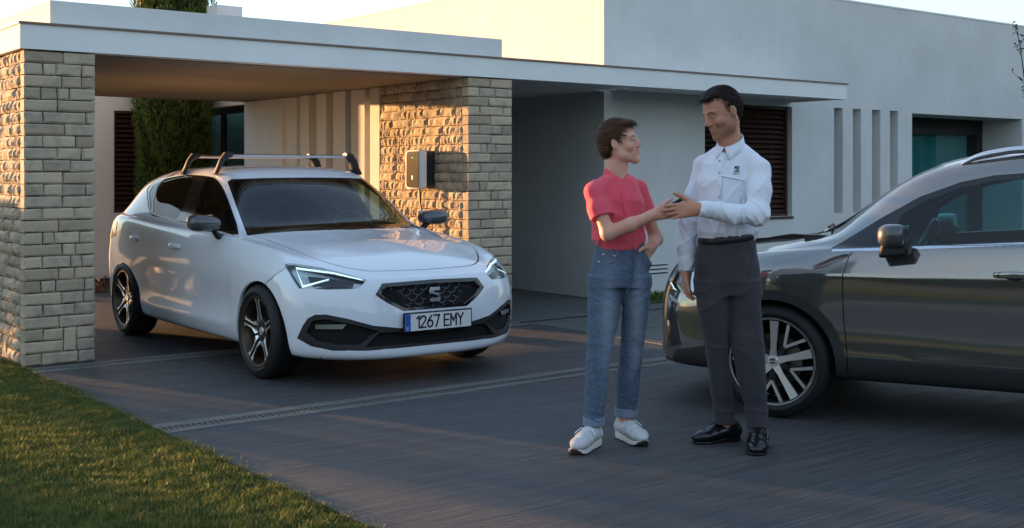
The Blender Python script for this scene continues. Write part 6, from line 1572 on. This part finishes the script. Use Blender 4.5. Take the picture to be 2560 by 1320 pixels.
M['leaf2'] = m_leaf('tree_leaves', (.018, .035, .014), (.04, .065, .022))
M['grass'] = m_leaf('grass_blades', (.060, .105, .018), (.13, .165, .030), (.22, .18, .06), .4)
M['bark'] = mat('bark', (.07, .05, .035), .9)
nr = np.random.default_rng(12)
def leaves(name, P, D, L, W, m, parent=None):
    """one quad-ish blade per point: P base, D direction, L length, W width"""
    n = len(P); D = D / np.linalg.norm(D, axis=1)[:, None]; r = nr.normal(size=(n, 3)); S = np.cross(D, r); S /= np.linalg.norm(S, axis=1)[:, None]
    L = np.broadcast_to(L, (n,))[:, None]; W = np.broadcast_to(W, (n,))[:, None]
    V = np.stack([P, P + D * L * .5 + S * W * .5, P + D * L, P + D * L * .5 - S * W * .5], 1).reshape(-1, 3)
    F = np.arange(4 * n).reshape(n, 4); return npmesh(name, V, F, m, parent, smooth=False)
def cypress(x, y, Rm, H, label):
    t = empty('cypress_tree', label, 'tree', (x, y, 0))
    MB().tube([(0, 0, -.05), (0, 0, 1.0), (.02, 0, H * .8)], [.09, .08, .02], 8).build('trunk', M['bark'], t, smooth=True)
    n = 46000; z = nr.uniform(.12, H, n); th = nr.uniform(0, 2 * np.pi, n)
    prof = Rm * np.clip(.80 + .22 * np.minimum(z / (.45 * H), 1), 0, 1.0) * np.where(z > .72 * H, np.sqrt(np.clip((H - z) / (.28 * H), 0, 1)), 1)
    lump = 1 + .10 * np.sin(th * 5 + z * 2.1) * np.sin(z * 5 + th * 2) + .07 * np.sin(th * 11 + z * 9) + .05 * np.sin(th * 23 - z * 17)
    dep = 1 - nr.beta(1.1, 4, n) * .40; r = prof * lump * dep
    P = np.c_[r * np.cos(th), r * np.sin(th), z]; D = np.c_[np.cos(th) * .55, np.sin(th) * .55, np.ones(n) * 1.0] + nr.normal(size=(n, 3)) * .33
    leaves('crown', P, D, nr.uniform(.035, .085, n), nr.uniform(.007, .014, n), M['cyp'], t)
    n = 5000; th = nr.uniform(0, 2 * np.pi, n); z = nr.uniform(.1, H * .97, n); r = Rm * .62 * np.where(z > .72 * H, np.sqrt(np.clip((H - z) / (.28 * H), 0, 1)), 1)
    P = np.c_[r * np.cos(th), r * np.sin(th), z]; leaves('inner_foliage', P, nr.normal(size=(n, 3)) + [0, 0, 1], .22, .12, M['leaf2'], t)
    return t
cypress(3.43, 5.86, .47, 5.2, 'tall dense cypress rising behind the carport between the dark windows')
def shrub(x, y, rx, ry, z0, z1, n, label, cat='shrub', name='garden_shrub', m='leaf', Ls=(.05, .11), group=None, trunk=True, lob=6):
    t = empty(name, label, cat, (x, y, 0), group=group)
    cs = nr.normal(size=(lob, 3)) * [.45, .45, .40]; cs = np.clip(cs, -1, 1)
    k = nr.integers(0, lob, n); u = nr.normal(size=(n, 3)); u /= np.linalg.norm(u, axis=1)[:, None]; rr = .55 * (1 - nr.beta(1, 3, n) * .6)[:, None]
    q = cs[k] * .6 + u * rr; P = np.c_[q[:, 0] * rx, q[:, 1] * ry, (z0 + z1) / 2 + q[:, 2] * (z1 - z0) / 2]
    P[:, 2] = np.maximum(P[:, 2], .02); leaves('crown' if trunk else 'foliage', P, u + nr.normal(size=(n, 3)) * .6, nr.uniform(*Ls, n), nr.uniform(Ls[0] * .5, Ls[1] * .5, n), M[m], t)
    b = MB(); b.tube([(0, 0, -.06), (.05, 0, z0 + .3), (0, .03, (z0 + z1) / 2)], [.05 * rx + .02, .04 * rx + .01, .02], 7)
    for i in range(min(lob, 6)): b.tube([(0, .02, z0 * .7 + .1), tuple(np.array([cs[i][0] * rx * .6, cs[i][1] * ry * .6, (z0 + z1) / 2 + cs[i][2] * (z1 - z0) * .3]))], [.03 * rx + .008, .008], 5)
    b.build('trunk' if trunk else 'stem', M['bark'], t, smooth=True); return t
# unseen shrubs on the left, placed for shade on pier, lawn and white car
shrub(-1.5, 8.3, 1.25, .7, -.1, 2.0, 24000, 'unseen broad leafy shrub added left of the carport to shade the white car', lob=12, Ls=(.07,.15))  # added out of view to keep the sun off the car side
shrub(-5.9, 8.6, 1.2, .7, .0, 1.6, 3500, 'unseen lower leafy shrub added beyond the left stone pillar to dapple the sunlight')  # added out of view, sparse so sunlight comes through in spots
shrub(-5.2, 6.5, 1.1, .8, .0, 1.5, 6000, 'round shrub at the far left edge of the lawn')
shrub(-1.45, 4.2, .62, .5, .70, 1.42, 2600, 'small loose shrub on the lawn left of the stone pillar', Ls=(.06, .14))
shrub(-3.75, 9.0, 1.0, .6, .1, 1.55, 1900, 'thin open shrub between the larger shrubs left of the carport', lob=8)  # added out of view to break the driveway sun into patches
# treeline behind the viewpoint: what the cars and panes reflect
P = []; 
for i in range(30):
    an = R(188 + i * 6.0); rad = 24 + 6 * nr.random(); cx, cy = -1 + rad * math.cos(an), -6 + rad * math.sin(an); hh = nr.uniform(2.6, 4.6); w_ = nr.uniform(1.8, 3.0)
    n = 900; u = nr.normal(size=(n, 3)); u /= np.linalg.norm(u, axis=1)[:, None]; rr = nr.uniform(.55, 1, n)[:, None]; P.append(np.c_[cx + u[:, 0] * rr[:, 0] * w_, cy + u[:, 1] * rr[:, 0] * w_, hh * .52 + u[:, 2] * rr[:, 0] * hh * .52])
P = np.concatenate(P); setp(leaves('treeline', P, nr.normal(size=P.shape), .75, .6, M['leaf2']), 'dark wood of trees across the road behind the viewpoint', 'trees', kind='stuff')
# lawn
def lawn(n, x0, x1, y0, y1, Ls, Ws):
    x = x1 - (x1 - x0) * nr.random(n) ** 1.15; y = nr.uniform(y0, y1, n)
    x += np.where(x > -.05, nr.normal(size=n) * .022, 0)
    cl = .5 + .5 * np.sin(x * 17 + np.sin(y * 13) * 2) * np.sin(y * 19 + np.sin(x * 11) * 2); cl2 = .5 + .5 * np.sin(x * 4.1 + 1) * np.sin(y * 3.3)
    L = nr.uniform(*Ls, n) * (.65 + .5 * cl + .25 * cl2); az = nr.uniform(0, 2 * np.pi, n); le = nr.uniform(.1, 1.1, n)
    D0 = np.c_[np.cos(az) * le * .5, np.sin(az) * le * .5, np.ones(n)]; D1 = np.c_[np.cos(az) * le * 1.5, np.sin(az) * le * 1.5, np.ones(n) * .75]
    D0 /= np.linalg.norm(D0, axis=1)[:, None]; D1 /= np.linalg.norm(D1, axis=1)[:, None]
    S = np.c_[-np.sin(az), np.cos(az), np.zeros(n)]; W = nr.uniform(*Ws, n)[:, None]; P = np.c_[x, y, np.full(n, -.022)]
    mid = P + D0 * L[:, None] * .55; tip = mid + D1 * L[:, None] * .5
    V = np.stack([P - S * W / 2, P + S * W / 2, mid + S * W * .45, mid - S * W * .45, tip], 1).reshape(-1, 3)
    i = np.arange(n) * 5; F = np.concatenate([np.stack([i, i + 1, i + 2], 1), np.stack([i, i + 2, i + 3], 1), np.stack([i + 3, i + 2, i + 4], 1)])
    o = npmesh('lawn_grass', V, F, M['grass'], None, smooth=False); return setp(o, 'short mown lawn with warm sun on its tips along the driveway edge', 'grass', kind='stuff')
lawn(210000, -1.7, .012, -5.4, .35, (.022, .045), (.0022, .0042))
lawn(60000, -7, -1.7, -8, 4, (.04, .08), (.008, .016)); lawn(22000, -1.7, -.03, .35, 8, (.03, .06), (.006, .012))
# ground cover along the house wall, mulch in the bed behind the carport
x = nr.uniform(6.45, 13, 5000); P = np.c_[x, nr.uniform(.40, .80, 5000), np.full(5000, .0)]
setp(MB().box(6.41, 14, .205, .832, -.04, .012).build('wall_border', M['soil']), kind='structure')
setp(leaves('ground_cover', P, nr.normal(size=P.shape) * .6 + [0, 0, 1], nr.uniform(.03, .09, 5000), .02, M['grass']), 'low green plants in the narrow border at the foot of the white wall', 'plants', kind='stuff')
M['mulch'] = mat('bark_mulch', (.12, .055, .035), .9)
P = np.c_[nr.uniform(.1, 4.3, 5000), nr.uniform(4.98, 6.4, 5000), nr.uniform(.01, .05, 5000)]
setp(leaves('mulch', P, nr.normal(size=P.shape) * [1, 1, .4], nr.uniform(.03, .09, 5000), .03, M['mulch']), 'reddish bark chips covering the bed under the cypress', 'mulch', kind='stuff')
# bare twig reaching into the picture on the right
tw = empty('young_sapling', 'thin sapling with sparse leaves at the right edge before the white wall', 'sapling', (10.36, -1.9, 0))
b = MB(); top = Vector((-.60, -.10, 2.95)); main = [(0, 0, -.05), (-.02, .01, .9), (-.10, -.02, 1.7), (-.32, -.05, 2.3), (-.50, -.09, 2.72), (-.62, -.10, 3.0)]
b.tube(main, [.018, .015, .011, .008, .005, .003], 6); lp = []
for i in range(9):
    t = .35 + .07 * i; k = min(4, int(t * 5)); f = t * 5 - k; p = Vector(main[k]).lerp(Vector(main[k + 1]), f); q = p + Vector((random.Random(i).uniform(-.16, .16), random.Random(i + 50).uniform(-.12, .12), .14)); b.tube([p, (p + q) / 2 + Vector((.01, 0, -.01)), q], [.004, .003, .002], 5)
    for j in range(6): lp.append(list(p.lerp(q, .3 + .14 * j)))
for j in range(16): lp.append(list(Vector(main[4]).lerp(Vector(main[5]), j / 15)))
b.build('stem', M['bark'], tw); leaves('foliage', np.array(lp), nr.normal(size=(len(lp), 3)) + [0, 0, .6], .05, .02, M['leaf'], tw)
